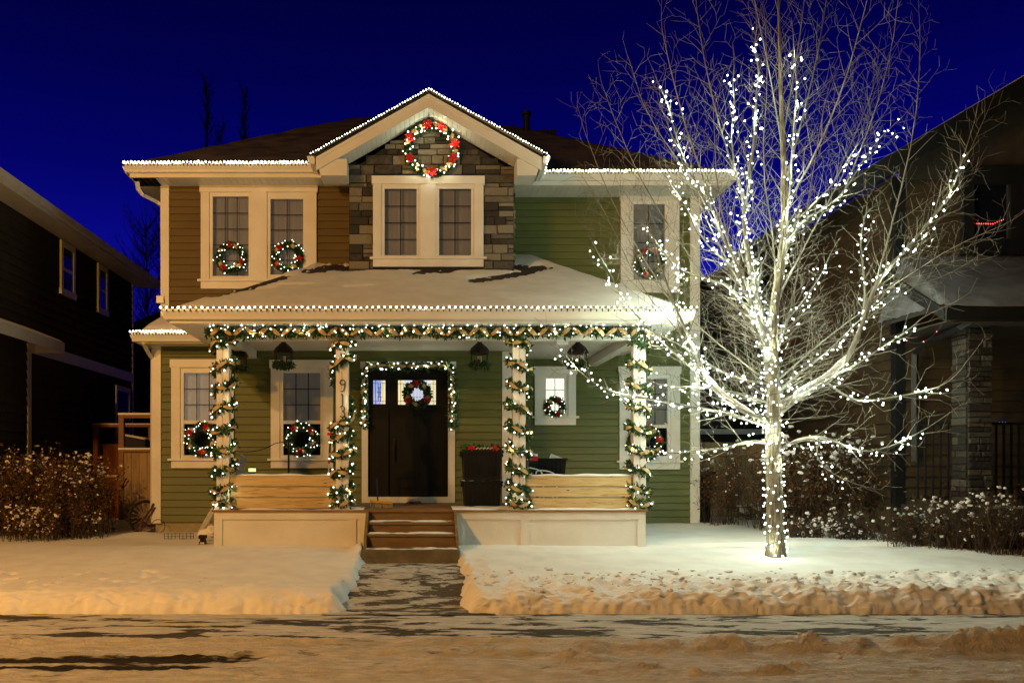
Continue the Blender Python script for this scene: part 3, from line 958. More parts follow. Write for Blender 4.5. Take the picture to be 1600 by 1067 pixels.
# beams and posts
hp('beam', 'trim', MB().box(-2.76, 3.18, -2.15, -1.99, 3.30, 3.484))
hp('beam', 'trim', MB().box(-2.74, -2.59, -1.99, -.0, 3.30, 3.484)); hp('beam', 'trim', MB().box(3.01, 3.17, -1.99, 1.1, 3.30, 3.484))
POSTS = [-2.665, -1.02, 1.425, 3.085]
for x in POSTS:
    pm = MB()
    pm.box(x-.085, x-.004, -2.155, -1.99, .97, 3.299); pm.box(x+.004, x+.085, -2.155, -1.99, .97, 3.299)
    pm.box(x-.082, x+.082, -2.145, -1.995, .972, 3.298)
    pm.box(x-.105, x+.105, -2.175, -1.97, .966, 1.08)
    hp('porch_post', 'trim', pm)
# deck, skirt, steps
dk = MB()
y = -2.24
while y < 1.0:
    xa, xb = -2.80, 3.18
    dk.box(xa, xb if y > -.02 or True else 0, y, y+.135, .937, .965) if y < -.15 else dk.box(1.55, xb, y, y+.135, .937, .965)
    y += .14
hp('deck', 'deckwood', dk)
for x0, x1, split in ((-2.77, -.66, -1.02+.14), (.53, 3.15, 1.50)):
    sk = MB()
    z0, z1 = .30, .935
    sk.box(x0, x1, -2.19, -2.15, z0, z1)
    sk.box(x0, x1, -2.215, -2.19, z1-.10, z1); 
    for a, b in ((x0, x0+.11), (split-.06, split+.06), (x1-.11, x1)): sk.box(a, b, -2.213, -2.19, z0, z1-.10)
    # side return
    hp('porch_skirt', 'trim', sk)
hp('porch_skirt', 'trim', MB().box(-2.77, -2.73, -2.15, .0, .3, .935)); hp('porch_skirt', 'trim', MB().box(3.11, 3.15, -2.15, 1.1, .3, .935))
st = MB()
X0, X1 = -.66, .53
levels = [(-2.21, .937, .80), (-2.47, .80, .655), (-2.74, .655, .50)]
for y, zt, zb in levels: st.box(X0+.02, X1-.02, y-.0, y+.025, zb, zt-.0005)
st.box(X0, X1, -2.50, -2.20, .785, .818); st.box(X0, X1, -2.77, -2.46, .648, .68)
st = hp('stairs', 'stairwood', st)
sk = MB()
for x in (X0-.02, X1-.015):
    sk = MB(); sk.prism([(-2.16, .95), (-2.30, .95), (-2.56, .80), (-2.83, .64), (-2.90, .49), (-2.16, .45)], 'x', x, x+.035)
    sk.build('stringer', 'stairwood', st)
MB().box(X0-.02, X1+.02, -3.10, -2.74, .2, .506).build('concrete_step', 'conc', st)
# thin snow left on treads and deck edge
def patchsnow(x0, x1, y0, y1, z, seed, th, dens, par, name='trodden_snow'):
    def fn(x, y):
        e = min((x-x0)/.04, (x1-x)/.04, (y-y0)/.02, (y1-y)/.02, 1)
        n = noise.noise(Vector((x*2.3, y*7, seed))) + .5*noise.noise(Vector((x*8, y*14, seed+3)))
        return z + th*min(e, 1)*max(-.8, min(1, (n + dens)*2.0)) if e > 0 else z - .01
    return hfield(x0, x1, y0, y1, .022, .018, fn).build(name, 'snow', par)
patchsnow(X0+.02, X1-.02, -2.49, -2.23, .818, 3, .014, .12, st)
patchsnow(X0+.02, X1-.02, -2.76, -2.50, .68, 5, .014, .10, st)
patchsnow(X0, X1, -3.09, -2.78, .506, 8, .014, .05, st)
dn = hp('deck_snow', 'snow', hfield(-2.78, -.72, -2.23, -1.5, .025, .025, lambda x, y: .955 + .03*max(0, min(1, .7+1.2*noise.noise(Vector((x*3, y*5, 1)))))*ss(-2.23, -2.17, y)*ss(-1.5, -1.7, y)))
hp('deck_snow', 'snow', hfield(.50, 3.16, -2.23, -1.3, .025, .025, lambda x, y: .955 + .035*max(0, min(1, .75+1.2*noise.noise(Vector((x*3, y*5, 9)))))*ss(-2.235, -2.18, y)*ss(-1.3, -1.6, y)))
# pine board barriers between the posts
for x0, x1 in ((P(358, 0, -2.1).x, P(526, 0, -2.1).x - .01), (P(822, 0, -2.1).x+.0, P(986, 0, -2.1).x)):
    bt = MB(); z0 = .985; hgt = .143
    for i in range(3): bt.box(x0, x1, -2.12, -2.085, z0 + i*(hgt+.008), z0 + i*(hgt+.008) + hgt - .004)
    for x in (x0+.06, x1-.12): bt.box(x, x+.06, -2.085, -2.05, .966, 1.41)
    b = hp('plank_barrier', 'wood', bt)
    hfield(x0-.005, x1+.005, -2.135, -2.04, .03, .012, lambda x, y: 1.428 + .024*ss(-2.135, -2.10, y)*ss(-2.04, -2.07, y)*(1+.8*noise.noise(Vector((x*3, 0, x0))))).build('snow_cap', 'snow', b)
# house number 913
nb = MB()
def digit(path, cz, s=.085):
    px = P(535, 0, -2.16).x
    nb.tube(smoothpath([(px + u*s, -2.172, cz + v*s) for u, v in path], 2), .0065, 5)
digit([(.42,.45),(.1,.15),(-.35,.3),(-.4,.8),(0,1.05),(.4,.8),(.42,.4),(.35,-.3),(.1,-.95),(-.3,-.85)], P(0, 603, -2.16).z)
digit([(-.2,.7),(.05,1),(.05,-.95)], P(0, 624, -2.16).z)
digit([(-.38,.75),(0,1.05),(.38,.7),(.3,.2),(-.05,.05),(.35,-.15),(.42,-.7),(0,-1.0),(-.4,-.75)], P(0, 643, -2.16).z, .08)
hp('house_number', 'metal', nb)
# downspouts
def spout(px_pts, Y, w=.038, name='downspout'):
    mb = MB(); pts = [P(a, b, y) for a, b, y in px_pts]
    mb.tube(pts, w, 4); return hp(name, 'gutter', mb)
spout([(214, 284, .0), (216, 296, .06), (222, 304, .12), (246, 316, .46), (253, 322, .50), (253.5, 400, .50), (254, 462, .50)], 0)
hp('downspout_shoe', 'gutter', MB().box(P(247, 0, .5).x, P(258, 0, .5).x, .40, .49, P(0, 474, .45).z, P(0, 463, .45).z))
spout([(223, 522, -.45), (224, 536, -.42), (232, 552, -.15), (239, 562, -.0), (238.5, 640, .0), (238, 815, .0)], 0)
spout([(1108, 290, .55), (1109, 300, .6), (1096, 312, 1.0), (1090.5, 322, 1.12), (1090.5, 560, 1.12), (1090.5, 812, 1.12)], 0)
# motion sensor / floodlight box under porch ceiling, speaker
hp('junction_box', 'trim', MB().box(P(868, 0, -1.9).x, P(886, 0, -1.9).x, -1.96, -1.8, P(0, 539, -1.9).z, P(0, 528, -1.9).z))

#==DECOR==
# ------------------------------------------------------------------ light strings on the eaves
def eave_string(pts, label, step=.075, r=.021, clips=True, group='light strings along the eaves'):
    pts = [Vector(p) for p in pts]
    t = thing('light_string', pts[0], label, 'string lights', group)
    pp = polyline(pts, step)
    c = MB().tube(pts, .006, 4)
    if clips:
        for p in pp: c.box(p.x-.006, p.x+.006, p.y-.012, p.y+.004, p.z-.055, p.z+.001)
    c.build('wire', 'wire', t)
    bulbs(t, [p + Vector((0, -.006, R.uniform(-.006, .006))) for p in pp], r, 'bulb_eave')
eave_string([(-4.71, -.125, 6.455), (-1.68, -.125, 6.455)], 'straight row of white bulbs along the upper left gutter', .060, .023)
eave_string([(2.10, .275, 6.455), (5.33, .275, 6.455)], 'straight row of white bulbs along the upper right gutter', .060, .023)
eave_string([(-3.38, -2.628, 3.665), (3.72, -2.628, 3.665)], 'long row of white bulbs along the porch gutter', .078, .017)
eave_string([(-4.47, -.55, 3.665), (-3.40, -.55, 3.665)], 'short row of white bulbs on the little roof at the lower left corner', .05, .021)
for s, lab in ((-1, 'white bulbs climbing the left slope of the gable'), (1, 'white bulbs descending the right slope of the gable')):
    a = Vector((GX, -.51, AZ+.035)); b = Vector((GX+s*(GW+.08), -.51, EZ+.01)); c = b + Vector((s*-.0, 0, -.02)) ; d = b + Vector((-s*.10 if s<0 else -.06, 0, -.30))
    eave_string([a, b] if s < 0 else [a, b, d], lab, .047, .0125, clips=False)

# ------------------------------------------------------------------ greenery
def needles(mb, c, n, rad, L, W, axis=None):
    n = int(n*2.6); W *= 1.7; L *= 1.12
    for _ in range(n):
        d = Vector((R.gauss(0, 1), R.gauss(0, 1), R.gauss(0, 1))).normalized()
        p = c + d * rad * R.uniform(.2, 1)
        dd = (d + Vector((R.gauss(0, .5), R.gauss(0, .5), R.gauss(0, .5)))).normalized()
        mb.leaf(p, dd, Vector((R.gauss(0,1), R.gauss(0,1), R.gauss(0,1))).normalized(), L*R.uniform(.7, 1.2), W)
def ribbon_loop(mb, a, b, out, w, bulge):
    """short curved strap from a to b bulging towards out"""
    a, b, out = Vector(a), Vector(b), Vector(out).normalized()
    d = (b - a).normalized(); side = d.cross(out).normalized() * w
    n = 6; vs = []
    for i in range(n+1):
        t = i/n
        p = a.lerp(b, t) + out * bulge * math.sin(math.pi*t)
        q = side * (.55 + .45*math.sin(math.pi*t))
        vs += [p - q, p + q]
    o = len(mb.v)
    if o >= 14 and (mb.v[-1] - vs[0]).length < .5:      # tie to the previous fold so the ribbon runs on
        k1, k2 = mb.v[-2].copy(), mb.v[-1].copy()
        m1 = (k1 + k2)/2; m2 = (vs[0] + vs[1])/2 
        back = out*-.012
        mid = (m1 + m2)/2 + back
        mb.v.append(mid); mb.f.append((o-2, o-1, o)); mb.m.append(0); mb.f.append((o, o+1, o+2)); mb.m.append(0)
    mb.add(vs, [(2*i, 2*i+1, 2*i+3, 2*i+2) for i in range(n)])
def poinsettia(mb, c, r, out=Vector((0, -1, 0))):
    c = Vector(c); a = out.orthogonal().normalized(); b = out.cross(a)
    t0 = R.uniform(0, 6)
    for ring, (rr, lift, k) in enumerate(((1.0, .1, 6), (.62, .3, 5))):
        for i in range(k):
            t = t0 + ring*.5 + 2*math.pi*i/k
            d = (a*math.cos(t) + b*math.sin(t) + out*lift).normalized(); w = d.cross(out).normalized()
            q = r*rr*R.uniform(.85, 1.1)
            mb.add([c + out*.01*ring, c + d*q*.5 + w*q*.27 + out*.012, c + d*q - out*.004, c + d*q*.5 - w*q*.27 + out*.012, c + d*q*.5 - out*.004],
                   [(0,1,4),(1,2,4),(2,3,4),(3,0,4)])
def wreath(px, py, Y, Rpx, bows, label, nb=30, gold=6, lit=True, br=.0095, thick=.055, cat='wreath', bowr=.07):
    c = P(px, py, Y); r = Rpx * (Y + D) / F
    t = thing('wreath', c, label, cat, 'lit Christmas wreaths')
    f = MB(); n = int(70 + r*1100)
    ring = MB(); ring.torus(c, r, thick*.35, (1,0,0), (0,0,1), 30, 6)
    for i in range(n):
        th = 2*math.pi*i/n
        p = c + Vector((math.cos(th), 0, math.sin(th))) * r
        needles(f, p, 3, thick*.8, .055, .009)
    f.v += [] 
    f.add(ring.v, ring.f)
    f.build('fir_ring', 'leaf', t)
    g = MB()
    for i in range(gold):
        th = 2*math.pi*(i + R.uniform(.2, .8))/gold; dth = .09/r
        a = c + Vector((math.cos(th)*r*.9, -thick*.7, math.sin(th)*r*.9)); b = c + Vector((math.cos(th+dth)*r*1.12, -thick*.7, math.sin(th+dth)*r*1.12))
        ribbon_loop(g, a, b, (0, -1, 0), .030, .035)
    g.build('ribbon', 'gold', t)
    for th in bows:
        th = math.radians(th); m = MB()
        poinsettia(m, c + Vector((math.cos(th)*r, -thick*1.15, math.sin(th)*r)), bowr)
        m.build('poinsettia', 'red', t)
    pts = []
    for i in range(nb):
        th = 2*math.pi*(i+R.uniform(-.3, .3))/nb
        q = r*(1 + R.uniform(-.30, .34)*min(1.5, .28/r))
        pts.append(c + Vector((math.cos(th)*q, -thick*R.uniform(.7, 1.2), math.sin(th)*q)))
    if lit: bulbs(t, pts, br)
    return t
wreath(674, 234, -.10, 37, (100, 66, 155, 10, 205, 335, 272), 'big lit wreath with seven red flowers on the stone gable', 62, 12, br=.0135, bowr=.10, thick=.06)
wreath(361, 403, .42, 19, (95, 235, 340), 'small wreath on the left pane of the upper left window', 30, 4, thick=.05, bowr=.06)
wreath(449, 402, .42, 19, (130, 350, 215), 'small wreath on the right pane of the upper left window', 34, 4, thick=.05, bowr=.065)
wreath(1014, 411, 1.02, 19, (115, 60, 250), 'small wreath in the upper right window behind the tree', 32, 4, thick=.05, bowr=.065)
wreath(315, 686, -.10, 20, (150, 65, 275), 'wreath on the lower left window beside the first porch post', 36, 5, thick=.055, bowr=.07)
wreath(471, 686, -.10, 20, (125, 40, 265), 'wreath on the porch window left of the door', 36, 5, thick=.055, bowr=.07)
wreath(867, 636, 1.02, 12, (60, 190, 290), 'tiny wreath on the small bright porch window', 20, 2, thick=.035, bowr=.055, br=.008)
wreath(1008, 692, .98, 22, (15, 150, 80), 'wreath on the lower right window half hidden by the last post', 34, 5, thick=.055, bowr=.08)
wreath(652, 616, -.08, 16.5, (95, 215, 330), 'dark unlit wreath hanging on the black front door', 0, 5, lit=False, thick=.06, bowr=.065)

def warm_lamp(p, power):
    l = bpy.data.lights.new('bulb_light', 'POINT'); l.energy = power; l.color = (.95, 1, .62); l.shadow_soft_size = 0
    o = bpy.data.objects.new('bulb_light', l); o.location = p; col.objects.link(o)
c_ = P(674, 234, -.24); r_ = 37*13.9/F
for th in (20, 70, 110, 160, 225, 270, 315):
    warm_lamp(c_ + Vector((math.cos(math.radians(th))*r_*1.02, 0, math.sin(math.radians(th))*r_*1.02)), .75)
for a, b, y in ((361,403,.30), (449,402,.30), (315,686,-.22), (471,686,-.22), (1014,411,.9), (1008,692,.86)): warm_lamp(P(a, b+8, y), .45)
for a, b in ((569,650), (568,610), (580,572), (610,570), (665,570), (700,572), (708,615), (707,655)): warm_lamp(P(a, b, -.17), .35)
for k_, x_ in enumerate((-2.665, -1.02, 1.425, 3.085)):
    for z_ in (3.1, 2.45, 1.8, 1.2): warm_lamp(Vector((x_ + (.12 if k_ < 2 else -.12), -2.24, z_)), .30)
for x_ in (-2.2, -1.5, -.4, .2, .8, 1.9, 2.5): warm_lamp(Vector((x_, -2.32, 3.37)), .35)
def garland(path, label, step=.03, thick=.055, nb_step=.062, br=.0105, ribbon=None, outfn=None, density=4, bulbs_out=True):
    pts = polyline(path, step)
    t = thing('garland', pts[0], label, 'garland', 'lit evergreen garlands')
    f = MB()
    for p in pts: needles(f, p, density, thick*R.uniform(.6, 1.1), .06, .010)
    f.tube(path, thick*.28, 5)
    f.build('fir_rope', 'leaf', t)
    MB().tube([p + Vector((0, 0, -.01)) for p in path], .005, 4).build('wire', 'wire', t)
    bl = []
    for p in polyline(path, nb_step):
        o = outfn(p) if outfn else Vector((0, -1, 0))
        k = Vector((R.gauss(0, .6), R.gauss(0, .3), R.gauss(0, .8)))
        bl.append(p + (o + k).normalized() * thick * R.uniform(.9, 1.35))
    g = MB()
    if ribbon: ribbon(g, path)
    if g.v: g.build('ribbon', 'gold', t)
    bulbs(t, bl, br)
    return t
# beam garland, ribbon in zigzag straps
bp = [Vector((x, -2.225, 3.395 + .012*math.sin(x*9) - .01*math.sin(x*2.1))) for x in [lerp(-2.86, 3.22, i/60) for i in range(61)]]
def zig(g, path):
    x = -2.80; s = 1
    while x < 3.1:
        L = R.uniform(.10, .125)
        dz = .045*s
        ribbon_loop(g, (x, -2.275, 3.40-dz), (x+L, -2.275, 3.40+dz), (0, -1, .1*s), .03, .025)
        x += L + R.uniform(.035, .055); s = -s
garland(bp, 'long straight garland with gold ribbon along the porch beam', .028, .07, .052, ribbon=zig, density=5)
# icicle bulbs standing above the beam garland
t = thing('light_string', (-2.8, -2.3, 3.46), 'sparse row of tiny bulbs on clips just above the beam garland', 'string lights', 'light strings along the eaves')
MB().tube([(-2.8, -2.25, 3.47), (3.1, -2.25, 3.47)], .004, 4).build('wire', 'wire', t)
bulbs(t, [(lerp(-2.75, 3.1, (i+R.uniform(-.2, .2))/34), -2.29, 3.485+R.uniform(-.012, .004)) for i in range(34)], .011)
# helical garlands round the posts
names = ['first post from the left', 'second post, over the house number', 'third post, right of the door', 'last post at the right end of the porch']
for k, x in enumerate(POSTS):
    WR = [538, 563, 664, 682, 708, 738, 768, 787] if k == 1 else [536, 571, 605, 638, 672, 705, 735, 765, 787]
    turns = len(WR) - .45; pts = []
    def wrapz(t):
        t -= .25
        if t < 0: y = WR[0] + t*26
        elif t >= len(WR)-1: y = WR[-1] + 4*(t-len(WR)+1)
        else: i_ = int(t); y = lerp(WR[i_], WR[i_+1], ss(0, 1, t-i_)*.5 + (t-i_)*.5)
        return P(0, y, -2.2).z
    cy = -2.07; sgn = 1 if k < 2 else -1
    for i in range(260):
        u = i/259; th = sgn*u*turns*2*math.pi + (0 if k < 2 else math.pi)
        a = .125 + .012*math.sin(u*37+k)
        px_ = math.cos(th); py_ = -math.sin(th)
        # squarish helix hugging the post
        q = max(abs(px_), abs(py_)); e = .35
        sc = (1-e) + e/q
        pts.append(Vector((x + px_*a*sc*.95, cy + py_*a*sc*.95, wrapz(u*turns))))
    def rib(g, path, x=x, cy=cy):
        pp = polyline(path, .125)
        for j in range(0, len(pp)-1, 1):
            a, b = pp[j], pp[j+1]
            o = Vector((a.x+b.x-2*x, a.y+b.y-2*cy, 0)).normalized()
            up = Vector((0, 0, .035 if j % 2 else -.03))
            if R.random() < .8: ribbon_loop(g, a.lerp(b, .0) + o*.065 - up, a.lerp(b, .98) + o*.065 + up*.6, o, .027, .024)
    garland(pts, 'ribboned garland spiralling round the ' + names[k], .04, .060, .075, ribbon=rib, outfn=lambda p, x=x, cy=cy: Vector((p.x-x, p.y-cy, 0)).normalized(), density=7, br=.0115)
# door garland
a0 = P(569, 665, -.1); a1 = P(567, 580, -.1); a2 = P(580, 570, -.1); a3 = P(640, 574, -.1); a4 = P(700, 570, -.1); a5 = P(707, 582, -.1); a6 = P(706, 668, -.1)
def drib(g, path):
    pp = polyline(path, .16)
    for j in range(len(pp)-1):
        a, b = pp[j], pp[j+1]
        ribbon_loop(g, a.lerp(b, .2)+Vector((-.02, -.06, .0)), a.lerp(b, .75)+Vector((.02, -.06, .0)), (0, -1, 0), .022, .03)
garland(smoothpath([a0, a1, a2, a3, a4, a5, a6], 2), 'garland framing the top and sides of the black front door', .026, .060, .055, ribbon=drib, density=5, br=.014)

# ------------------------------------------------------------------ hanging lanterns
def lantern(px, Y, label, ztop=534, zbot=574):
    c = P(px, zbot, Y); top = P(px, ztop, Y)
    H = top.z - c.z; r = .125
    t = thing('lantern', c, label, 'lantern', 'dark hanging candle lanterns on the porch')
    fr = MB()
    for k in range(6):
        th = math.pi/6 + k*math.pi/3
        p = Vector((math.cos(th)*r, math.sin(th)*r, 0))
        fr.tube([c + p + Vector((0,0,.02)), c + p*1.12 + Vector((0,0,H*.55))], .007, 4)
    fr.torus(c + Vector((0,0,.02)), r, .009, (1,0,0), (0,1,0), 12, 4); fr.torus(c + Vector((0,0,H*.55)), r*1.12, .009, (1,0,0), (0,1,0), 12, 4)
    fr.lathe(c, [(.0, 0), (r, .0), (r, .012), (.0, .014)], 12)
    fr.build('frame', 'metal', t)
    ro_ = MB().lathe(c + Vector((0,0,H*.55)), [(r*1.3, 0), (r*1.22, .03), (r*.95, .085), (r*.5, .135), (r*.3, .15), (r*.32, .165), (.0, .18)], 12)
    ro_.build('dome', 'metal', t)
    MB().tube([c + Vector((0,0,H*.55+.17)), Vector((c.x, c.y, 3.43))], .006, 5).build('hanging_rod', 'metal', t)
    MB().lathe(c + Vector((0,0,.015)), [(.033, 0), (.033, H*.40), (.0, H*.40)], 10).build('candle', 'candle', t)
    g = MB()
    for k in range(16):
        th = k/16*2*math.pi
        needles(g, c + Vector((math.cos(th)*r*.85, math.sin(th)*r*.85, .03)), 9, .045, .055, .008)
    g.build('fir_sprig', 'leaf', t)
lantern(443, -1.25, 'dark lantern hanging in front of the window left of the door')
lantern(749, -1.25, 'dark lantern hanging between the door and the third post')
lantern(903, -1.25, 'dark lantern hanging above the small bright window')
lantern(372, -.9, 'dark lantern half hidden behind the first porch post', 540, 580)

# ------------------------------------------------------------------ things on the porch
def tote(x0, x1, y0, y1, z0, z1, label, group='black storage totes by the door', lid=True, snowy=True):
    t = thing('storage_tote', ((x0+x1)/2, (y0+y1)/2, z0), label, 'tote', group)
    b = MB(); i = .035
    b.add([(x0+i, y0+i, z0), (x1-i, y0+i, z0), (x1-i, y1-i, z0), (x0+i, y1-i, z0), (x0+.008, y0+.008, z1-.02), (x1-.008, y0+.008, z1-.02), (x1-.008, y1-.008, z1-.02), (x0+.008, y1-.008, z1-.02)],
          [(0,3,2,1),(4,5,6,7),(0,1,5,4),(1,2,6,5),(2,3,7,6),(3,0,4,7)])
    for k in range(7):
        x = lerp(x0+.08, x1-.08, k/6); b.box(x-.008, x+.008, y0+.004, y0+.03, z0+.06, z1-.07)
    b.build('body', 'plastic', t)
    l = MB()
    l.box(x0-.012, x1+.012, y0-.012, y1+.012, z1-.035, z1-.005)
    if lid: l.box(x0+.03, x1-.03, y0+.03, y1-.03, z1-.005, z1+.012)
    l.build('lid' if lid else 'rim', 'plastic', t)
    for s in (x0-.02, x1-.005): MB().box(s, s+.025, (y0+y1)/2-.07, (y0+y1)/2+.07, z1-.09, z1-.04).build('handle', 'plastic', t)
    if snowy:
        hfield(x0, x1, y0, y1, .03, .03, lambda x, y: z1 - .002 + .02*max(0, noise.noise(Vector((x*8, y*8, z0)))+.25)).build('snow_cap', 'snow', t)
    return t
ty0, ty1 = -1.55, -1.10
qa, qb = P(722, 0, ty0).x, P(786, 0, ty0).x
z_mid = P(0, 751, ty0).z
tote(qa+.01, qb-.01, ty0, ty1, .97, z_mid, 'lower black storage tote of the stack beside the door')
tote(qa, qb, ty0, ty1, z_mid+.014, P(0, 704, ty0).z, 'upper black storage tote, topped with red flowers, beside the door', snowy=False)
ztt = P(0, 704, ty0).z
t = thing('floral_spray', ((qa+qb)/2, ty0+.1, ztt), 'heap of red flowers and white lace on top of the stacked totes', 'flowers')
m = MB(); poinsettia(m, (qa+.14, ty0+.05, ztt+.04), .07, Vector((0, -.8, .6))); m.build('poinsettia', 'red', t)
m = MB(); poinsettia(m, (qb-.12, ty0+.05, ztt+.035), .07, Vector((0, -.8, .6))); m.build('poinsettia', 'red', t)
m = MB()
for i in range(5): ribbon_loop(m, (qa+.2+i*.05, ty0+.03, ztt+.015), (qa+.28+i*.05, ty0+.06, ztt+.02), (0, -.4, 1), .02, .03)
m.build('lace', 'chrome', t)
m = MB()
for i in range(10): needles(m, Vector((lerp(qa+.05, qb-.05, i/9), ty0+.12, ztt+.03)), 10, .05, .06, .009)
m.build('fir_sprig', 'leaf', t)
xa, xb = P(832, 0, -1.3).x, P(882, 0, -1.3).x
tote(xa, xb, -1.5, -1.0, P(0, 765, -1.5).z, P(0, 715, -1.5).z, 'open black tote behind the right plank barrier', 'black storage totes by the door', lid=False, snowy=False)
t = thing('side_table', ((xa+xb)/2, -1.25, .965), 'low black table carrying a tote behind the right barrier', 'table')
MB().box(xa-.02, xb+.02, -1.52, -.98, P(0, 765, -1.5).z-.03, P(0, 765, -1.5).z-.002).build('tabletop', 'plastic', t)
for a in (xa, xb-.04):
    for b in (-1.5, -1.04): MB().box(a, a+.04, b, b+.04, .967, P(0, 765, -1.5).z-.03).build('leg', 'plastic', t)
# folded cardboard flap and parcel on the open tote
m = MB(); c = P(866, 716, -1.25)
m.add([c+Vector((-.08,0,0)), c+Vector((.14,0,0)), c+Vector((-.03,.1,.075)), c+Vector((-.08,.01,-.004)), c+Vector((.14,.01,-.004)), c+Vector((-.03,.11,.07))], [(0,1,2),(3,5,4),(0,3,4,1),(1,4,5,2),(2,5,3,0)])
tag(m.build('folded_card', 'trim'), 'pale folded card sticking out of the open tote', 'card')
c = P(833, 712, -1.62)
t = thing('parcel', c, 'small red and white parcel beside the open tote, behind the third post', 'parcel')
MB().box(c.x-.065, c.x+.065, c.y-.04, c.y+.05, c.z-.07, c.z-.005).build('carton', 'red', t)
MB().box(c.x-.064, c.x+.064, c.y-.039, c.y+.049, .97, c.z-.07).build('carton_base', 'plastic', t)
MB().box(c.x-.062, c.x+.062, c.y-.037, c.y+.047, c.z-.005, c.z+.03).build('carton_top', 'trim', t)
# chairs with white tubular arms
for i, (px, py, lab) in enumerate(((832, 738, 'white tubular garden chair nearest the third porch post'), (853, 742, 'white tubular garden chair at the middle of the right barrier'))):
    c = P(px, py, -1.8); b0 = .967
    t = thing('garden_chair', (c.x, c.y, b0), lab, 'chair', 'tubular garden chairs behind the barrier')
    for s in (-.0, .0001):
        pass
    for dy in (-.02, .36):
        m = MB(); m.tube(smoothpath([(c.x-.16, c.y+dy, b0), (c.x-.16, c.y+dy, c.z+.03), (c.x-.10, c.y+dy, c.z+.075), (c.x+.08, c.y+dy, c.z+.045), (c.x+.15, c.y+dy, c.z-.02), (c.x+.16, c.y+dy, b0)], 2), .011, 6)
        m.build('arm_frame', 'chrome', t)
    m = MB(); m.box(c.x-.15, c.x+.15, c.y, c.y+.34, c.z-.20, c.z-.18); m.build('seat', 'plastic', t)
    m = MB(); m.box(c.x-.17, c.x-.15, c.y, c.y+.34, c.z-.18, c.z+.02); m.build('backrest', 'plastic', t)
# leaning white plank, solar lamp, stake, brush (left bay)
c0 = P(368, 760, -1.9); c1 = P(380, 717, -1.75)
d = (c1-c0).normalized()
tag(MB().obox((c0+c1)/2, d*(c1-c0).length*.62, Vector((.045, 0, -.03)), (0, .012, 0)).build('plank', 'trim'), 'white painted plank leaning beside the first porch post', 'plank')
c = P(394, 734, -1.6)
t = thing('solar_lamp', (c.x, c.y, .967), 'little amber solar lamp behind the left plank barrier', 'lamp')
MB().box(c.x-.05, c.x+.05, c.y-.04, c.y+.04, c.z-.06, c.z-.03).box(c.x-.03, c.x+.03, c.y-.03, c.y+.03, .967, c.z-.06).build('lamp_base', 'plastic', t)
m = MB()
for a in (-.025, .025):
    for b in (-.013, .013): m.box(c.x+a-.021, c.x+a+.021, c.y-.035, c.y+.03, c.z+b-.010, c.z+b+.010)
m.build('lens', 'amber', t); MB().box(c.x-.05, c.x+.05, c.y-.04, c.y+.04, c.z+.026, c.z+.036).build('lamp_cap', 'plastic', t)
c = P(451, 690, -1.2)
t = thing('projector_stake', (c.x, c.y, .967), 'thin black light stake standing in front of the window left of the door', 'stake light')
MB().tube([(c.x, c.y, .967), (c.x, c.y, c.z)], .016, 6).build('pole', 'plastic', t)
MB().lathe((c.x, c.y, c.z-.01), [(.0, 0), (.03, .0), (.035, .05), (.0, .06)], 8).build('head', 'plastic', t)
MB().tube(smoothpath([(c.x, c.y, c.z), (c.x-.18, c.y, c.z-.01), (c.x-.35, c.y+.05, c.z-.1), (c.x-.6, c.y+.05, c.z-.16), (c.x-.95, c.y+.05, c.z-.12)], 2), .006, 4).build('cable', 'blackwire', t)
c = P(517, 678, -1.85); e = P(512, 752, -1.9)
t = thing('snow_brush', (e.x, e.y, .967), 'long snow brush with red tip leaning by the house number post', 'snow brush')
mid = P(514, 722, -1.88)
MB().tube([c, mid], .014, 6).build('brush_shaft', 'plastic', t)
MB().tube([mid, (e.x, e.y, .97)], .009, 6).build('handle', 'chrome', t)
MB().obox(c, (.05, 0, 0), (0, .015, 0), (0, 0, .02)).build('brush_head', 'red', t)
MB().obox(mid, (.015, 0, 0), (0, .015, 0), (0, 0, .018)).build('collar', 'red', t)
# broom and boot tray at the door
c = P(585, 778, -1.7); e = P(588, 742, -.6)
t = thing('broom', (c.x, -1.6, .967), 'blue handled push broom with yellow head lying by the door', 'broom')
bh = P(596, 781, -1.75)
MB().obox((bh.x, bh.y, .967+.085), (.16, 0, -.012), (0, .03, 0), (0, 0, .014)).build('broom_head', 'yellow', t)
m = MB()
for i in range(26):
    x = lerp(-.155, .155, i/25); m.tube([(bh.x+x, bh.y+R.uniform(-.02,.02), .967+.072-x*.07), (bh.x+x*1.05, bh.y+R.uniform(-.03,.03), .97)], .005, 3)
m.build('bristles', 'bristle', t)
MB().tube([(bh.x-.05, bh.y, 1.06), P(588, 744, -1.5)], .011, 6).build('handle', 'bluegrip', t)
m = MB(); c = P(645, 784, -.3)
m.blob((c.x, -.35, .985), .10, .05, .022, seed=2); m.blob((c.x+.09, -.33, .985), .05, .04, .018, seed=5)
tag(m.build('crumpled_cloth', 'deckwood'), 'small crumpled brown rag on the threshold of the front door', 'rag')

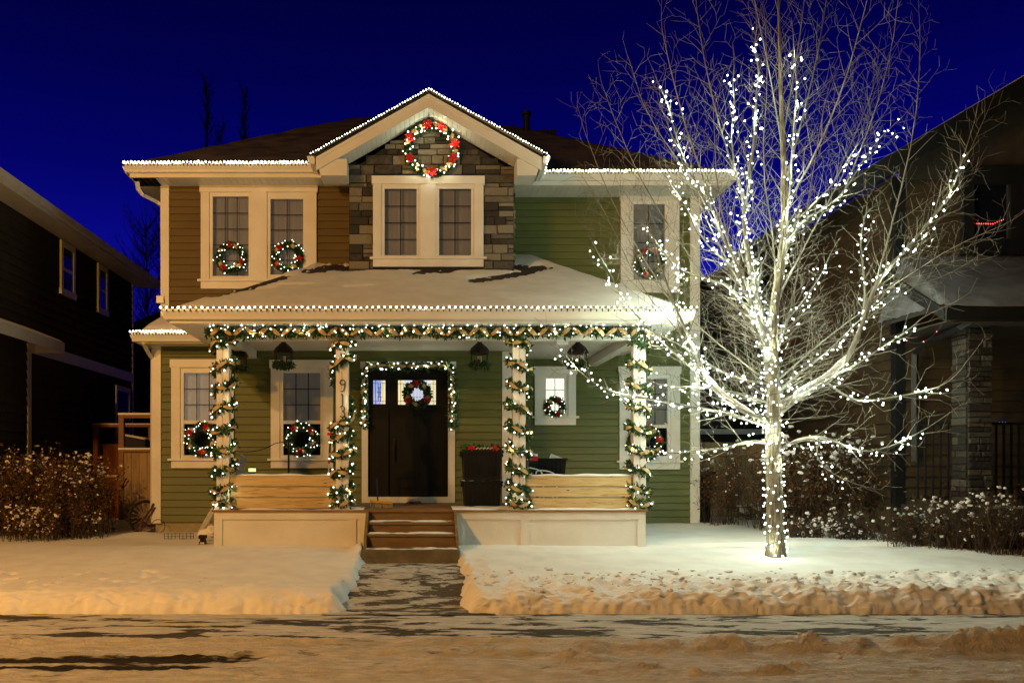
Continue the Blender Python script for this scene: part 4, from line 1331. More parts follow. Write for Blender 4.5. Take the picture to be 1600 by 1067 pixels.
#==LEFTBITS==
# ------------------------------------------------------------------ bits at the left corner of the house
c = P(226, 808, .0)
t = thing('bicycle', (c.x, c.y, .42), 'old bicycle half buried in snow at the left corner of the house', 'bicycle')
ex = Vector((math.cos(math.radians(35)), math.sin(math.radians(35)), 0)); ey = Vector((0, 0, 1))
c = c + Vector((0, .02, 0))
wh = MB().torus(c, .265, .019, ex, ey, 36, 8).build('wheel', 'rubber', t)
MB().torus(c, .243, .008, ex, ey, 36, 5).build('rim', 'metal', wh)
m = MB()
for k in range(18):
    th = k/18*2*math.pi; m.tube([c, c + (ex*math.cos(th) + ey*math.sin(th))*.24], .0018, 3)
m.build('spokes', 'chrome', wh)
MB().tube([c - Vector((0, .03, 0)), c + Vector((0, .03, 0))], .02, 8).build('hub', 'metal', wh)
m = MB()
m.tube([P(209, 832, -.12), P(236, 795, -.08), P(240, 786, -.06)], .017, 6); m.tube([P(218, 833, -.10), P(234, 806, -.08), P(243, 792, -.05)], .013, 6)
m.tube([P(228, 822, -.10), P(243, 829, -.14)], .016, 6); m.tube([P(216, 812, -.02), P(229, 818, -.05)], .012, 6)
m.build('bicycle_frame', 'bikepaint', t)
c2 = P(246, 812, -.30)
m = MB(); m.torus(P(247, 822, -.17), .11, .006, (1,0,0), (0,0,1), 20, 5); m.build('brake_cable', 'blackwire', t)
MB().obox(P(217, 811, -.05), (.035, 0, .01), (0, .02, 0), (0, 0, .015)).build('pedal', 'plastic', t)
# pipe leaning from the porch side
tag(MB().tube([P(312, 833, -.9), P(334, 795, -1.9)], .045, 4).build('drain_extension', 'gutter'), 'pale drain pipe slanting down beside the left end of the porch', 'drain pipe')
m = MB(); m.blob(P(322, 834, -1.5) , .13, .1, .07, 10); m.blob(P(330, 827, -1.5), .08, .08, .06, 8, seed=4)
q = P(317, 842, -1.9)
t = thing('floodlight', (q.x, q.y, q.z-.06), 'small black floodlight capped with snow left of the porch skirt', 'floodlight')
MB().box(q.x-.05, q.x+.05, q.y-.05, q.y+.04, q.z+.01, q.z+.06).box(q.x-.035, q.x+.035, q.y-.03, q.y+.04, q.z-.03, q.z+.01).box(q.x-.045, q.x+.045, q.y-.045, q.y+.04, q.z-.075, q.z-.03).build('housing', 'plastic', t)
MB().box(q.x-.03, q.x+.03, q.y-.05, q.y-.046, q.z-.065, q.z-.04).build('lens', 'chrome', t)
m.build('snow_cap', 'snow', t)
m = MB()
x0_, x1_ = P(257, 0, -1.1).x, P(303, 0, -1.1).x
for i in range(9):
    x = lerp(x0_, x1_, i/8); m.tube([(x, -1.1, .40), (x+R.uniform(-.01,.01), -1.1, .56)], .004, 4)
for k in range(3): m.tube([(lerp(x0_, x1_, i/10), -1.1+R.uniform(-.01,.01), .47+k*.04+R.uniform(-.006,.006)) for i in range(11)], .003, 4)
tag(m.build('wire_border', 'metal'), 'low wire garden border poking from the snow by the foundation', 'garden border')

#==TREE==
# ------------------------------------------------------------------ the lit tree
TY = -3.0
base = P(1213, 874, TY)
tree = thing('tree', (base.x, TY, .36), 'tall bare tree wrapped in white lights on the right lawn', 'tree')
RT = random.Random(11)
def W(pts, dY, y0=TY):
    """trace in the picture plane lifted to depth that grows along the limb"""
    n = len(pts); out = []
    cum = [0]
    for a, b in zip(pts, pts[1:]): cum.append(cum[-1] + math.hypot(b[0]-a[0], b[1]-a[1]))
    for (x, y), c in zip(pts, cum): out.append(P(x, y, y0 + dY * (c/cum[-1])**1.1))
    return smoothpath(out, 1)
trunk_px = [(1213,890),(1212,840),(1210,790),(1209,740),(1208,690),(1209,640),(1207,580),(1206,520),(1211,470),(1217,437),(1222,395),(1226,350),(1226,300),(1225,262),(1221,175),(1219,110),(1217,44),(1216,-20),(1214,-80)]
trunk_r = [.118,.108,.102,.098,.094,.088,.076,.066,.060,.056,.052,.047,.042,.037,.028,.022,.016,.010,.004]
tp = [P(x, y, TY) for x, y in trunk_px]
def interp_r(path, r0, r1, pw=.8):
    n = len(path); return [r0 + (r1-r0)*(i/(n-1))**pw for i in range(n)]
tm = MB(); tm.smooth = True
# wobbly, ridged trunk
fine = polyline(smoothpath(tp, 1), .06)
zs = [p.z for p in tp]
def rad_at(z):
    for i in range(len(zs)-1):
        if zs[i] <= z <= zs[i+1]: return lerp(trunk_r[i], trunk_r[i+1], (z-zs[i])/(zs[i+1]-zs[i]))
    return trunk_r[-1]
vs = []; nn = 20
for i, p in enumerate(fine):
    r = rad_at(p.z) * (1 + .35*math.exp(-max(0, p.z-.42)/.12)*.5)
    for k in range(nn):
        th = 2*math.pi*k/nn
        q = r*(1 + .10*noise.noise(Vector((math.cos(th)*3.5, math.sin(th)*3.5, p.z*1.3))) + .05*noise.noise(Vector((math.cos(th)*9, math.sin(th)*9, p.z*4))))
        vs.append(p + Vector((math.cos(th)*q, math.sin(th)*q, 0)))
tm.add(vs, [(i*nn+k, i*nn+(k+1)%nn, (i+1)*nn+(k+1)%nn, (i+1)*nn+k) for i in range(len(fine)-1) for k in range(nn)])
tm.build('trunk', 'trunkbark', tree)

# (trace, depth change, base radius, lit from/to fraction or None, where the lights are)
LIMBS = [
 ([(1205,668),(1160,652),(1110,640),(1060,632),(1006,622),(955,612),(924,596),(897,572),(873,540)], -.55, .030, (.0,1), 'lights on the longest low left limb reaching the small window'),
 ([(1203,692),(1170,689),(1130,701),(1090,703),(1052,709),(1030,704)], .35, .034, (.0,1), 'lights on the lowest left limb ending by the last porch post'),
 ([(1205,662),(1165,645),(1125,618),(1103,588),(1085,545),(1064,500),(1040,440),(1022,380),(1008,330)], -.5, .062, (.0,.55), 'dense lights on the thick rising left limb'),
 ([(1198,545),(1180,500),(1142,448),(1099,434),(1060,420),(1033,389),(1005,350)], .7, .028, (.0,1), 'lights on the limb crossing the upper right window'),
 ([(1200,590),(1190,500),(1164,437),(1151,411),(1129,372),(1116,332),(1099,302),(1081,275),(1072,258),(1055,210),(1046,170),(1029,131)], -.35, .042, (.0,1), 'lights on the high left limb ending above the right gutter'),
 ([(1190,500),(1160,425),(1125,402),(1099,376),(1077,332),(1055,297),(1037,271)], .9, .026, (.1,1), 'lights on the limb behind the high left one'),
 ([(1196,520),(1175,440),(1164,394),(1164,350),(1160,306),(1147,262),(1145,236),(1142,206),(1148,166),(1145,131),(1147,105)], .5, .030, (.0,1), 'lights up the thin vertical limb left of the centre'),
 ([(1202,570),(1192,500),(1170,400),(1160,332),(1171,297),(1171,262),(1178,228),(1180,188),(1182,144),(1186,105),(1178,79),(1182,48)], -.6, .045, (.0,1), 'lights on the highest strand of the tree, just left of the leader'),
 ([(1225,370),(1230,330),(1234,297),(1236,262),(1239,219),(1241,188),(1245,144),(1243,105),(1241,75)], -.5, .026, (.0,1), 'lights on the upright strand just right of the leader'),
 ([(1218,437),(1224,385),(1240,350),(1274,315),(1300,290),(1317,262),(1335,234)], -.6, .026, (.1,1), 'lights on the short slanting limb right of the leader'),
 ([(1215,450),(1230,380),(1255,342),(1285,328),(1317,303),(1343,260),(1370,220),(1409,184)], .6, .032, (.05,1), 'lights on the long slanting limb toward the right neighbour roof'),
 ([(1212,560),(1222,510),(1240,488),(1262,460),(1282,432),(1297,398)], .5, .022, (.0,1), 'lights on the short inner right limb'),
 ([(1212,648),(1235,628),(1262,612),(1297,592),(1322,565),(1338,530),(1350,500),(1358,470),(1372,440),(1398,408),(1420,385),(1450,350),(1470,325),(1488,295),(1500,262),(1515,215)], -.5, .075, (.50,.95), 'lights on the outer end of the thick right limb'),
 ([(1338,535),(1350,500),(1352,455),(1348,411),(1344,372),(1352,337)], .35, .036, (.1,1), 'lights on the upright fork of the thick right limb'),
 ([(1210,618),(1240,590),(1280,560),(1310,533),(1346,497),(1385,465),(1412,442)], .6, .028, (.0,1), 'lights on the middle right limb passing behind the thick one'),
 ([(1212,632),(1262,606),(1310,582),(1334,572),(1370,548),(1397,530),(1424,512),(1442,495),(1480,478)], -.9, .028, (.0,.85), 'lights on the middle right limb passing before the thick one'),
 ([(1290,597),(1320,618),(1345,628),(1385,622),(1410,618),(1440,612),(1475,602),(1500,580),(1510,565)], -.5, .022, (.15,.8), 'lights on the nearly level right limb below the thick one'),
 ([(1215,705),(1235,692),(1262,685),(1292,684),(1320,696),(1350,706),(1385,700),(1410,688),(1440,674),(1462,660)], -.3, .036, (.05,.93), 'lights on the lowest right limb over the hedge'),
 ([(1284,684),(1274,705),(1282,725),(1305,742),(1328,752)], -.4, .014, (.0,1), 'lights on the drooping twig under the lowest right limb'),
 ([(1112,602),(1080,575),(1040,540),(1009,507),(981,478),(965,452),(952,423),(937,400),(925,378)], -.4, .022, (.0,1), 'lights on the outermost left limb before the porch roof'),
 ([(1103,590),(1075,550),(1058,510),(1058,470),(1062,430),(1060,410)], .5, .018, (.1,1), 'lights on the upright left fork by the porch gutter end'),
 ([(1202,600),(1150,592),(1100,565),(1050,530),(1010,518),(985,508)], .5, .026, (.0,1), 'lights on the inner left limb at porch beam height'),
 ([(1204,630),(1150,612),(1090,604),(1040,604),(1000,590)], .2, .024, (.0,1), 'lights on the short left limb in front of the last window'),
]
UNLIT = [
 ([(1224,300),(1250,200),(1275,100),(1290,10),(1300,-60)], .8, .026), ([(1224,330),(1280,230),(1320,130),(1345,40),(1360,-20)], -.9, .028),
 ([(1171,330),(1130,220),(1105,120),(1090,30),(1085,-30)], 1.2, .024), ([(1151,411),(1080,230),(1050,120),(1035,50)], -.9, .022),
 ([(1222,230),(1200,100),(1180,10),(1170,-60)], -.7, .018), ([(1222,220),(1240,120),(1255,20),(1262,-60)], .5, .016),
 ([(1352,500),(1400,330),(1430,200),(1438,90),(1437,40)], .6, .026), ([(1372,440),(1450,350),(1500,270),(1545,170)], .9, .018),
 ([(1100,434),(1010,300),(965,200),(940,130)], 1.0, .018), ([(1060,490),(985,370),(945,290),(915,210)], -1.0, .018),
 ([(1317,303),(1370,170),(1395,70),(1402,10)], -.3, .018), ([(1300,290),(1350,180),(1380,90)], 1.0, .014),
 ([(1129,372),(1080,280),(1010,180),(985,100)], .4, .018), ([(1358,470),(1420,430),(1490,385),(1560,355)], -.8, .015),
 ([(1345,505),(1420,450),(1480,430),(1530,400)], .5, .015), ([(1085,545),(1000,450),(950,340),(925,300)], .8, .016),
 ([(1208,480),(1270,360),(1330,250),(1365,150)], 1.6, .026), ([(1200,520),(1120,380),(1060,240),(1030,160)], 1.7, .026),
 ([(1212,500),(1210,380),(1190,260),(1200,120),(1195,30)], 1.5, .026), ([(1212,560),(1240,470),(1260,330),(1285,180)], -1.7, .024),
 ([(1205,540),(1150,420),(1120,300),(1115,180)], -1.8, .024), ([(1208,600),(1300,520),(1400,450),(1450,380)], 1.8, .024),
 ([(1205,600),(1100,520),(1020,440),(985,380)], 1.6, .022),
]
def thin(mb, pts, r0, r1, n=3):
    mb.tube(pts, [r0 + (r1-r0)*(i/(len(pts)-1)) for i in range(len(pts))], n, cap=False)
tw = [MB(), MB()]
def twig(p, d, L, r, lvl, k=0):
    """slender upswept shoot with alternate side shoots"""
    n = max(4, int(L/.09)); seg = L/n
    pts = [p.copy()]; d = d.normalized()
    curl = Vector((RT.gauss(0, .04), RT.gauss(0, .04), 0))
    side = RT.choice((-1, 1))
    for i in range(n):
        d = (d + Vector((0, 0, .055 + .05*(lvl == 2))) + curl + Vector((RT.gauss(0, .035), RT.gauss(0, .035), RT.gauss(0, .03)))).normalized()
        p = p + d*seg; pts.append(p.copy())
        if lvl < 3 and i >= 1 and RT.random() < (.62 if lvl == 1 else .36) and i < n:
            ax = Vector((RT.gauss(0, .6), RT.gauss(0, .6), RT.gauss(0, .6))) 
            lat = d.cross(Vector((0, 1, 0)) + ax*.5)
            if lat.length > 1e-3:
                lat.normalize(); side = -side
                dd = d*.8 + lat*side*RT.uniform(.5, .95)
                rem = L*(1 - i/n)
                l2 = min(.75, rem*RT.uniform(.35, .7) + .08)
                if lvl == 2: l2 = RT.uniform(.07, .24)
                twig(p, dd, l2, max(.0022, r*(1-.7*i/n)*.55), lvl+1)
    thin(tw[0 if lvl < 3 else 1], pts, r, max(.0014, r*.25), 4 if lvl == 1 else 3)
def clothe(path, r0, dens, Lmax):
    """side shoots along a limb"""
    n = len(path); tot = sum((b-a).length for a, b in zip(path, path[1:]))
    pp = polyline(path, dens); m = len(pp); s = 1
    for i, p in enumerate(pp):
        u = i/max(1, m-1)
        if u < .12: continue
        d = (pp[min(i+1, m-1)] - pp[max(0, i-1)]).normalized()
        ax = Vector((RT.gauss(0, .35), 1, RT.gauss(0, .35)))
        lat = d.cross(ax).normalized(); s = -s
        out = Vector((RT.gauss(0, .2), RT.gauss(0, .55), 0))
        dd = d*RT.uniform(.6, 1.1) + lat*s*RT.uniform(.45, .9) + out*.6 + Vector((0, 0, .15))
        L = Lmax*(1-.55*u)*RT.uniform(.45, 1.1)
        twig(p + Vector((RT.uniform(-.5,.5), RT.uniform(-.5,.5), RT.uniform(-.5,.5)))*dens*.3, dd, L, max(.0028, min(.0072, r0*.25*(1-.6*u))), 1)
    # leader tip
    d = (pp[-1] - pp[-2]).normalized()
    twig(path[-1], d, .35, .004, 1)
for pts, dY, r0, lit, lab in LIMBS:
    w = W(pts, dY)
    lm = MB(); lm.tube(w, interp_r(w, r0*.8, .004, .65), 8, cap=False); lm.smooth = True
    o = lm.build('limb', 'bark', tree)
    clothe(w, r0, .15, .68)
for pts, dY, r0 in UNLIT:
    w = W(pts, dY, TY)
    lm = MB(); lm.tube(w, interp_r(w, r0*.62, .003, .7), 7, cap=False); lm.smooth = True
    lm.build('limb', 'bark', tree)
    clothe(w, r0, .12, .74)
clothe([p for p in tp if p.z > 3.0], .03, .12, .8)
# inner tangle of short shoots round the fork
for i in range(90):
    z = RT.uniform(2.0, 3.6); th = RT.uniform(0, 6.28)
    twig(Vector((base.x-.05, TY, z)), Vector((math.cos(th), math.sin(th)*.8, RT.uniform(0, .5))), RT.uniform(.5, 1.2), .006, 1)
cr = tw[0]; cr.add(tw[1].v, tw[1].f)
crown = cr.build('crown', 'twig', tree)
# a few clinging dead leaves
m = MB()
# snow lying on the thick limbs
def limb_snow(pts, dY, r0, a, b, name='snow_cap'):
    w = polyline(W(pts, dY), .04); n = len(w); q = w[int(n*a):int(n*b)]
    k = len(q); mb = MB(); mb.smooth = True
    rr = [r0*.62*min(1, (i+1)/4, (k-i)/4)*(1+.25*noise.noise(q[i]*6)) for i in range(k)]
    mb.tube([p + Vector((0, -.005, r0*.55)) for p in q], rr, 7); mb.build(name, 'snow', tree)
limb_snow(LIMBS[12][0], LIMBS[12][1], .085, .06, .28)
limb_snow(LIMBS[2][0], LIMBS[2][1], .06, .08, .33)
limb_snow(LIMBS[17][0], LIMBS[17][1], .03, .08, .35)

LAMPN = [0]
def glow_lamp(p, power=7.0):
    l = bpy.data.lights.new('bulb_light', 'POINT'); l.energy = power; l.color = (.86, 1, .74); l.shadow_soft_size = 0
    o = bpy.data.objects.new('bulb_light', l); o.location = p; col.objects.link(o)
def tree_string(path, r0, u0, u1, label, step=.062, spread=.09, r=.0128, wraps=True):
    w = polyline(path, .03); n = len(w); q = w[int(n*u0):max(int(n*u0)+4, int(n*u1))]
    t = thing('light_string', q[0], label, 'string lights', 'light strings wound on the tree')
    wire = []; bl = []; ph = RT.uniform(0, 6); k = len(q)
    for i, p in enumerate(q):
        u = i/k; rr = lerp(r0, .006, (u0 + (u1-u0)*u)**.75) + .010
        ph += .16
        d = (q[min(i+1, k-1)] - q[max(i-1, 0)]).normalized(); a = d.cross(Vector((0, 1, 0))).normalized(); b = d.cross(a)
        wp = p + (a*math.cos(ph) + b*math.sin(ph))*rr - Vector((0, 0, .012*abs(math.sin(ph*1.7))))
        wire.append(wp)
    MB().tube(wire, .0035, 3, cap=False).build('wire', 'wire', t)
    acc = 0
    for p in polyline(wire, step):
        bl.append(p + Vector((RT.gauss(0, spread*.55), RT.gauss(0, spread*.55) - .01, RT.gauss(0, spread*.5) - .012)))
    bulbs(t, bl, r, 'bulb_tree')
    for p in bl[6::13]: glow_lamp(p - Vector((0, .03, .02)), 5.8)
for i, (pts, dY, r0, lit, lab) in enumerate(LIMBS):
    dense = i in (2, 4, 7)
    tree_string(W(pts, dY), r0, lit[0], lit[1], lab, .038 if dense else .048)
# trunk wrap
t = thing('light_string', (base.x, TY, .5), 'lights wound tightly round the tree trunk from the snow to the fork', 'string lights', 'light strings wound on the tree')
wire = []; bl = []
u = 0
z = .46
while z < 2.15:
    th = z*2*math.pi/.125
    r = rad_at(z) + .012; cx = min(tp, key=lambda p: abs(p.z-z)).x
    wire.append(Vector((cx + math.cos(th)*r, TY + math.sin(th)*r, z + .03*math.sin(th*1.3)))); z += .0045
MB().tube(wire, .004, 3, cap=False).build('wire', 'wire', t)
for p in polyline(wire, .085):
    o = Vector((p.x-base.x+.03, p.y-TY, 0)).normalized()
    bl.append(p + o*.018 + Vector((0, 0, RT.gauss(0, .022))))
bulbs(t, bl, .0132, 'bulb_tree')
for p in bl[9::24]: glow_lamp(p + (p-Vector((base.x-.03, TY, p.z))).normalized()*.05, 3.0)
# glowing cluster in the fork and up the lower leader
t = thing('light_string', (base.x, TY, 2.3), 'thick cluster of lights in the fork and up the lower leader', 'string lights', 'light strings wound on the tree')
wire = []; bl = []
z = 2.1
while z < 3.75:
    th = z*2*math.pi/.14; r = rad_at(z) + .03
    cx = lerp(P(1209,640,TY).x, P(1198,500,TY).x, (z-2.3)/1.5)
    wire.append(Vector((cx + math.cos(th)*r, TY + math.sin(th)*r, z))); z += .006
MB().tube(wire, .004, 3, cap=False).build('wire', 'wire', t)
for p in polyline(wire, .075):
    bl.append(p + Vector((RT.gauss(-.02, .05), RT.gauss(0, .05), RT.gauss(0, .02))))
bulbs(t, bl, .0132, 'bulb_tree')

#==PLANTS==
# ------------------------------------------------------------------ hedges and shrubs
def shrub(name, label, cat, box, nstem, h, lean, leafn, snown, group=None, leafm='dryleaf', stem_r=.006, L=.05, par_h=None, seed=1, spiky=False, snowr=(.02, .05)):
    rr = random.Random(seed)
    x0, x1, y0, y1, z0 = box
    t = thing(name, ((x0+x1)/2, (y0+y1)/2, z0), label, cat, group)
    sm = MB(); lf = MB(); sn = MB()
    tips = []
    for i in range(nstem):
        x = rr.uniform(x0, x1); y = rr.uniform(y0, y1)
        hh = h(x) if callable(h) else h
        hh *= rr.uniform(.6, 1.08)
        p = Vector((x, y, z0 - .03)); d = Vector((rr.gauss(0, lean), rr.gauss(0, lean), 1)).normalized()
        n = 7; pts = [p.copy()]
        for k in range(n):
            d = (d + Vector((rr.gauss(0, .13), rr.gauss(0, .13), .05))).normalized(); p = p + d*hh/n; pts.append(p.copy())
            if k > 1:
                for _ in range(3 if spiky else 2):
                    dd = (d*.7 + Vector((rr.gauss(0, .8), rr.gauss(0, .8), rr.gauss(.2, .4)))).normalized()
                    l = rr.uniform(.08, .26)*min(1.3, hh)
                    e = p + dd*l + Vector((0, 0, l*.15))
                    sm.tube([p, p + dd*l*.5, e], [stem_r*.5, stem_r*.4, stem_r*.2], 3, cap=False); tips.append(e); tips.append(p + dd*l*.5)
        sm.tube(pts, [stem_r*(1-.7*k/n) for k in range(n+1)], 3, cap=False); tips.append(p)
    sm.build('stems', 'shrubtwig', t)
    for i in range(leafn):
        q = rr.choice(tips) + Vector((rr.gauss(0, .03), rr.gauss(0, .03), rr.gauss(0, .03)))
        lf.leaf(q, Vector((rr.gauss(0,1), rr.gauss(0,1), rr.gauss(-.4,.8))), Vector((rr.gauss(0,1), rr.gauss(0,1), rr.gauss(0,1))), L*rr.uniform(.6, 1.3), L*.24)
    if leafn: lf.build('leaves', leafm, t)['kind'] = 'stuff'
    tips.sort(key=lambda v: -v.z + .55*noise.noise(v*1.6) + rr.gauss(0, .22))
    for i in range(int(snown*1.9)):
        q = tips[int(len(tips)*(.09*rr.random() if i % 2 else rr.random()**2.2))]
        a = rr.uniform(*snowr)
        sn.blob(q, a*rr.uniform(.45, 1.25), a*rr.uniform(.5, .9), a*rr.uniform(.4, .75), 6, .6, seed=i)
    if snown: sn.build('snow_tufts', 'snow', t)['kind'] = 'stuff'
    return t
shrub('hedge', 'clipped brown hedge dotted with snow in front of the left neighbour', 'hedge', (-7.4, -4.98, -1.1, .4, .46), 520, lambda x: 1.17 - .08*ss(-5.9, -5.4, x), .10, 17000, 360, stem_r=.006, L=.05, seed=3, snowr=(.010, .032))
shrub('shrub', 'low leafless shrub in front of the left hedge', 'shrub', (-6.1, -5.3, -1.5, -1.15, .42), 46, .55, .25, 500, 80, 'garden shrubs', seed=4, snowr=(.012, .03))
shrub('shrub', 'twiggy grass tuft at the right foot of the left hedge', 'shrub', (-5.15, -4.75, -1.0, -.6, .45), 26, .42, .3, 90, 14, 'garden shrubs', seed=5, snowr=(.012, .025))
shrub('hedge', 'tall dark brown hedge before the right neighbour porch', 'hedge', (5.5, 8.3, -.9, .3, .5), 420, lambda x: 1.38 - .30*ss(6.9, 8.2, x), .13, 11000, 240, seed=6, snowr=(.012, .042))
shrub('shrub', 'dark leafy shrub by the fence left of the tall hedge', 'shrub', (4.95, 5.7, .6, 1.4, .5), 60, 1.25, .15, 1500, 25, 'garden shrubs', seed=7, snowr=(.012, .035))
shrub('shrub', 'small snowy shrub at the foot of the back fence', 'shrub', (5.9, 7.0, 2.0, 2.4, .5), 40, .4, .25, 500, 40, 'garden shrubs', seed=8)
SP = [(5.45, 5.95, -1.55, -1.2, .38, 'spiky shrub closest to the tree, left end of the shrub row'), (6.0, 6.5, -1.9, -1.4, .50, 'second spiky shrub of the row from the tree'),
      (6.45, 6.95, -2.35, -1.8, .60, 'spiky shrub in the middle of the row'), (6.85, 7.4, -2.7, -2.1, .72, 'dense spiky shrub below the stone column'),
      (7.3, 7.75, -3.1, -2.5, .80, 'tallest spiky shrub at the near right end of the row'), (7.7, 8.3, -2.8, -2.2, .62, 'spiky shrub at the right picture edge')]
for i, (a, b, c, d, h, lab) in enumerate(SP):
    shrub('shrub', lab, 'shrub', (a, b, c, d, .36 if c < -2 else .42), 130, h, .20, 160, 45, 'spiky shrubs along the right lawn', stem_r=.0055, seed=20+i, spiky=True, snowr=(.010, .034))
# snow heaped under the shrubs
m = MB(); rr = random.Random(9); m.smooth = True
for i in range(120):
    u = rr.random(); x = lerp(5.4, 8.2, u) + rr.gauss(0, .15); y = lerp(-1.5, -3.1, u) + rr.uniform(-.1, .7)
    a = rr.uniform(.05, .13); m.blob((x, y, .40+.02*u), a*1.4, a, a*.6, 9, .3, seed=i)
tag(m.build('snow_drift', 'snow'), kind='stuff')

# ------------------------------------------------------------------ timber gate and decks on the left
YF = 1.3
def px2(a, b, Y=YF): return P(a, b, Y)
t = thing('timber_gate', (px2(213, 0).x, YF, .5), 'tall weathered timber gate panel under a snowy top rail beside the house', 'gate')
m = MB(); x = px2(193, 0).x; xe = px2(252, 0).x; zb = .52; zt = px2(0, 706).z
while x < xe:
    m.box(x, x+.135, YF, YF+.02, zb, zt-.0); x += .14
m.build('boards', 'fencewood', t)
for a in (186,): 
    m = MB(); xx = px2(a, 0).x; m.box(xx, xx+.09, YF-.03, YF+.06, .4, px2(0, 648).z); m.build('gate_post', 'deckwood', t)
m = MB(); m.box(px2(186,0).x, xe, YF-.04, YF+.06, zt, zt+.04); m.box(px2(186,0).x, xe, YF-.02, YF+.05, px2(0,653).z, px2(0,648).z); m.build('rail', 'deckwood', t)
m = MB(); m.box(px2(186,0).x, xe, YF-.05, YF+.07, zt+.04, zt+.075); m.build('snow_cap', 'snow', t)
m = MB(); m.box(px2(186,0).x-.01, xe, YF-.03, YF+.06, px2(0,648).z, px2(0,645).z); m.build('snow_cap', 'snow', t)
m = MB(); m.tube([px2(190, 762, YF-.06), px2(197, 748, YF-.08)], .010, 5); m.tube([px2(196.5, 749, YF-.08), px2(197, 748, YF-.09)], .018, 6); m.build('gate_latch', 'metal', t)
YD = 3.6
t = thing('deck', (px2(170, 0, YD).x, YD, .5), 'reddish timber deck with railing behind the gate', 'deck')
m = MB(); a = px2(146, 0, YD).x; b = px2(262, 0, YD).x
m.box(a, b, YD, YD+1.5, .4, px2(0, 745, YD).z); m.build('deck_box', 'redwood', t)
m = MB(); x = a
while x < b: m.box(x, x+.135, YD+.3, YD+.33, px2(0,745,YD).z, px2(0,693,YD).z); x += .14
m.build('boards', 'redwood', t)
m = MB(); m.box(a, a+.09, YD-.02, YD+.07, .4, px2(0, 664, YD).z); m.build('deck_post', 'redwood', t)
m = MB(); xx = px2(232, 0, YD).x; m.box(xx, xx+.09, YD-.02, YD+.07, .4, px2(0, 664, YD).z); m.build('deck_post', 'redwood', t)
m = MB(); m.box(a-.02, xx+.1, YD-.03, YD+.08, px2(0, 667, YD).z, px2(0, 663, YD).z); m.build('rail', 'redwood', t)
m = MB(); m.box(a, b, YD-.01, YD+.3, px2(0,745,YD).z, px2(0,742,YD).z); m.build('snow_cap', 'snow', t)
m = MB(); m.box(a-.02, xx+.1, YD-.03, YD+.08, px2(0,663,YD).z, px2(0,661.5,YD).z); m.build('snow_cap', 'snow', t)
t = thing('patio_heater_cover', px2(215, 687, 2.4), 'grey covered garden furniture showing through the gate rails', 'garden furniture')
q = px2(190, 680, 2.4); e = px2(245, 690, 2.4)
MB().prism([(q.x, q.z), (e.x, e.z), (e.x, e.z-.25), (q.x, q.z-.25)], 'y', 2.4, 3.0).build('cover', 'duskblue', t)
MB().prism([(q.x, q.z+.03), (e.x, e.z+.03), (e.x, e.z), (q.x, q.z)], 'y', 2.4, 3.0).build('snow_cap', 'snow', t)
# drift of blown snow in the side yard
m = MB(); m.smooth = True; m.blob((-5.35, 1.0, .48), .42, .25, .16, 14, .2)
tag(m.build('snow_drift', 'snow'), kind='stuff')

#==NEIGHBOURS==
# ------------------------------------------------------------------ left neighbour
XN = -7.0
ln = thing('neighbour_house', (-9, 3, .45), 'dark two-storey house with pale trim at the left edge', 'house')
def lp(name, m, mb, **k): return mb.build(name, m, ln, **k)
lp('wall', 'navy', siding(-3.5, 7.3, .4, 6.02, XN, axis='x', sgn=1, course=.16))
lp('wall', 'navy', MB().box(-13, XN-.01, -3.5, 7.28, .2, 6.02))
def zN(py, Y, x=XN): return CZ - (py-HY)*(Y+D)/F
so_ = MB(); so_.box(XN, XN+.52, -4.2, 7.75, 6.01, 6.025); lp('soffit', 'trim', so_)
lp('fascia', 'trim', MB().box(XN+.50, XN+.525, -4.2, 7.8, 5.98, 6.13))
lp('gutter', 'trim', MB().prism([(XN+.53, 6.14), (XN+.53, 6.04), (XN+.58, 6.04), (XN+.63, 6.14)], 'y', -4.2, 7.8))
lp('roof', 'shingle', MB().prism([(XN+.55, 6.13), (XN+.55, 6.15), (-9.8, 7.2), (-13, 6.1), (-13, 6.05)], 'y', -4.2, 7.8))
lp('roof_snow', 'roofsnow', MB().prism([(XN+.53, 6.155), (XN+.45, 6.21), (-9.8, 7.26), (-9.8, 7.21)], 'y', -4.15, 7.78))
lp('vent_pipe', 'metal', MB().box(-7.05, -6.9, 2.7, 3.1, 6.2, 6.50))
lp('corner_board', 'trim', MB().box(XN-.1, XN+.03, 7.2, 7.31, .4, 6.0))
lp('belly_band', 'trim', MB().box(XN, XN+.03, 1.6, 7.2, 3.60, 3.82))
lp('corner_board', 'trim', MB().box(XN, XN+.035, 1.46, 1.60, .4, 3.95))
def side_window(y0, y1, z0, z1, x, par, s=1, split=True, fr='trim'):
    w = MB(); a = .10
    w.box(min(x, x+s*.04), max(x, x+s*.04), y0-a, y0, z0-.12, z1+.12); w.box(min(x, x+s*.04), max(x, x+s*.04), y1, y1+a, z0-.12, z1+.12)
    w.box(min(x, x+s*.042), max(x, x+s*.042), y0, y1, z1, z1+.12); w.box(min(x, x+s*.055), max(x, x+s*.055), y0-a-.03, y1+a+.03, z0-.12, z0)
    zm = lerp(z0, z1, .48); w.box(min(x, x+s*.03), max(x, x+s*.03), y0, y1, zm-.03, zm+.03)
    o = w.build('window', fr, par)
    MB().box(min(x+s*.018, x+s*.022), max(x+s*.018, x+s*.022), y0, y1, z0, z1).build('pane', 'darkpane', o)
M['darkpane'] = mat('dark reflecting pane', (.008, .009, .014), .12, spec=.22)
side_window(2.95, 3.45, 5.04, 5.86, XN+.03, ln); side_window(4.92, 5.32, 5.02, 5.86, XN+.03, ln); side_window(6.1, 6.9, 2.1, 3.3, XN+.014, ln)
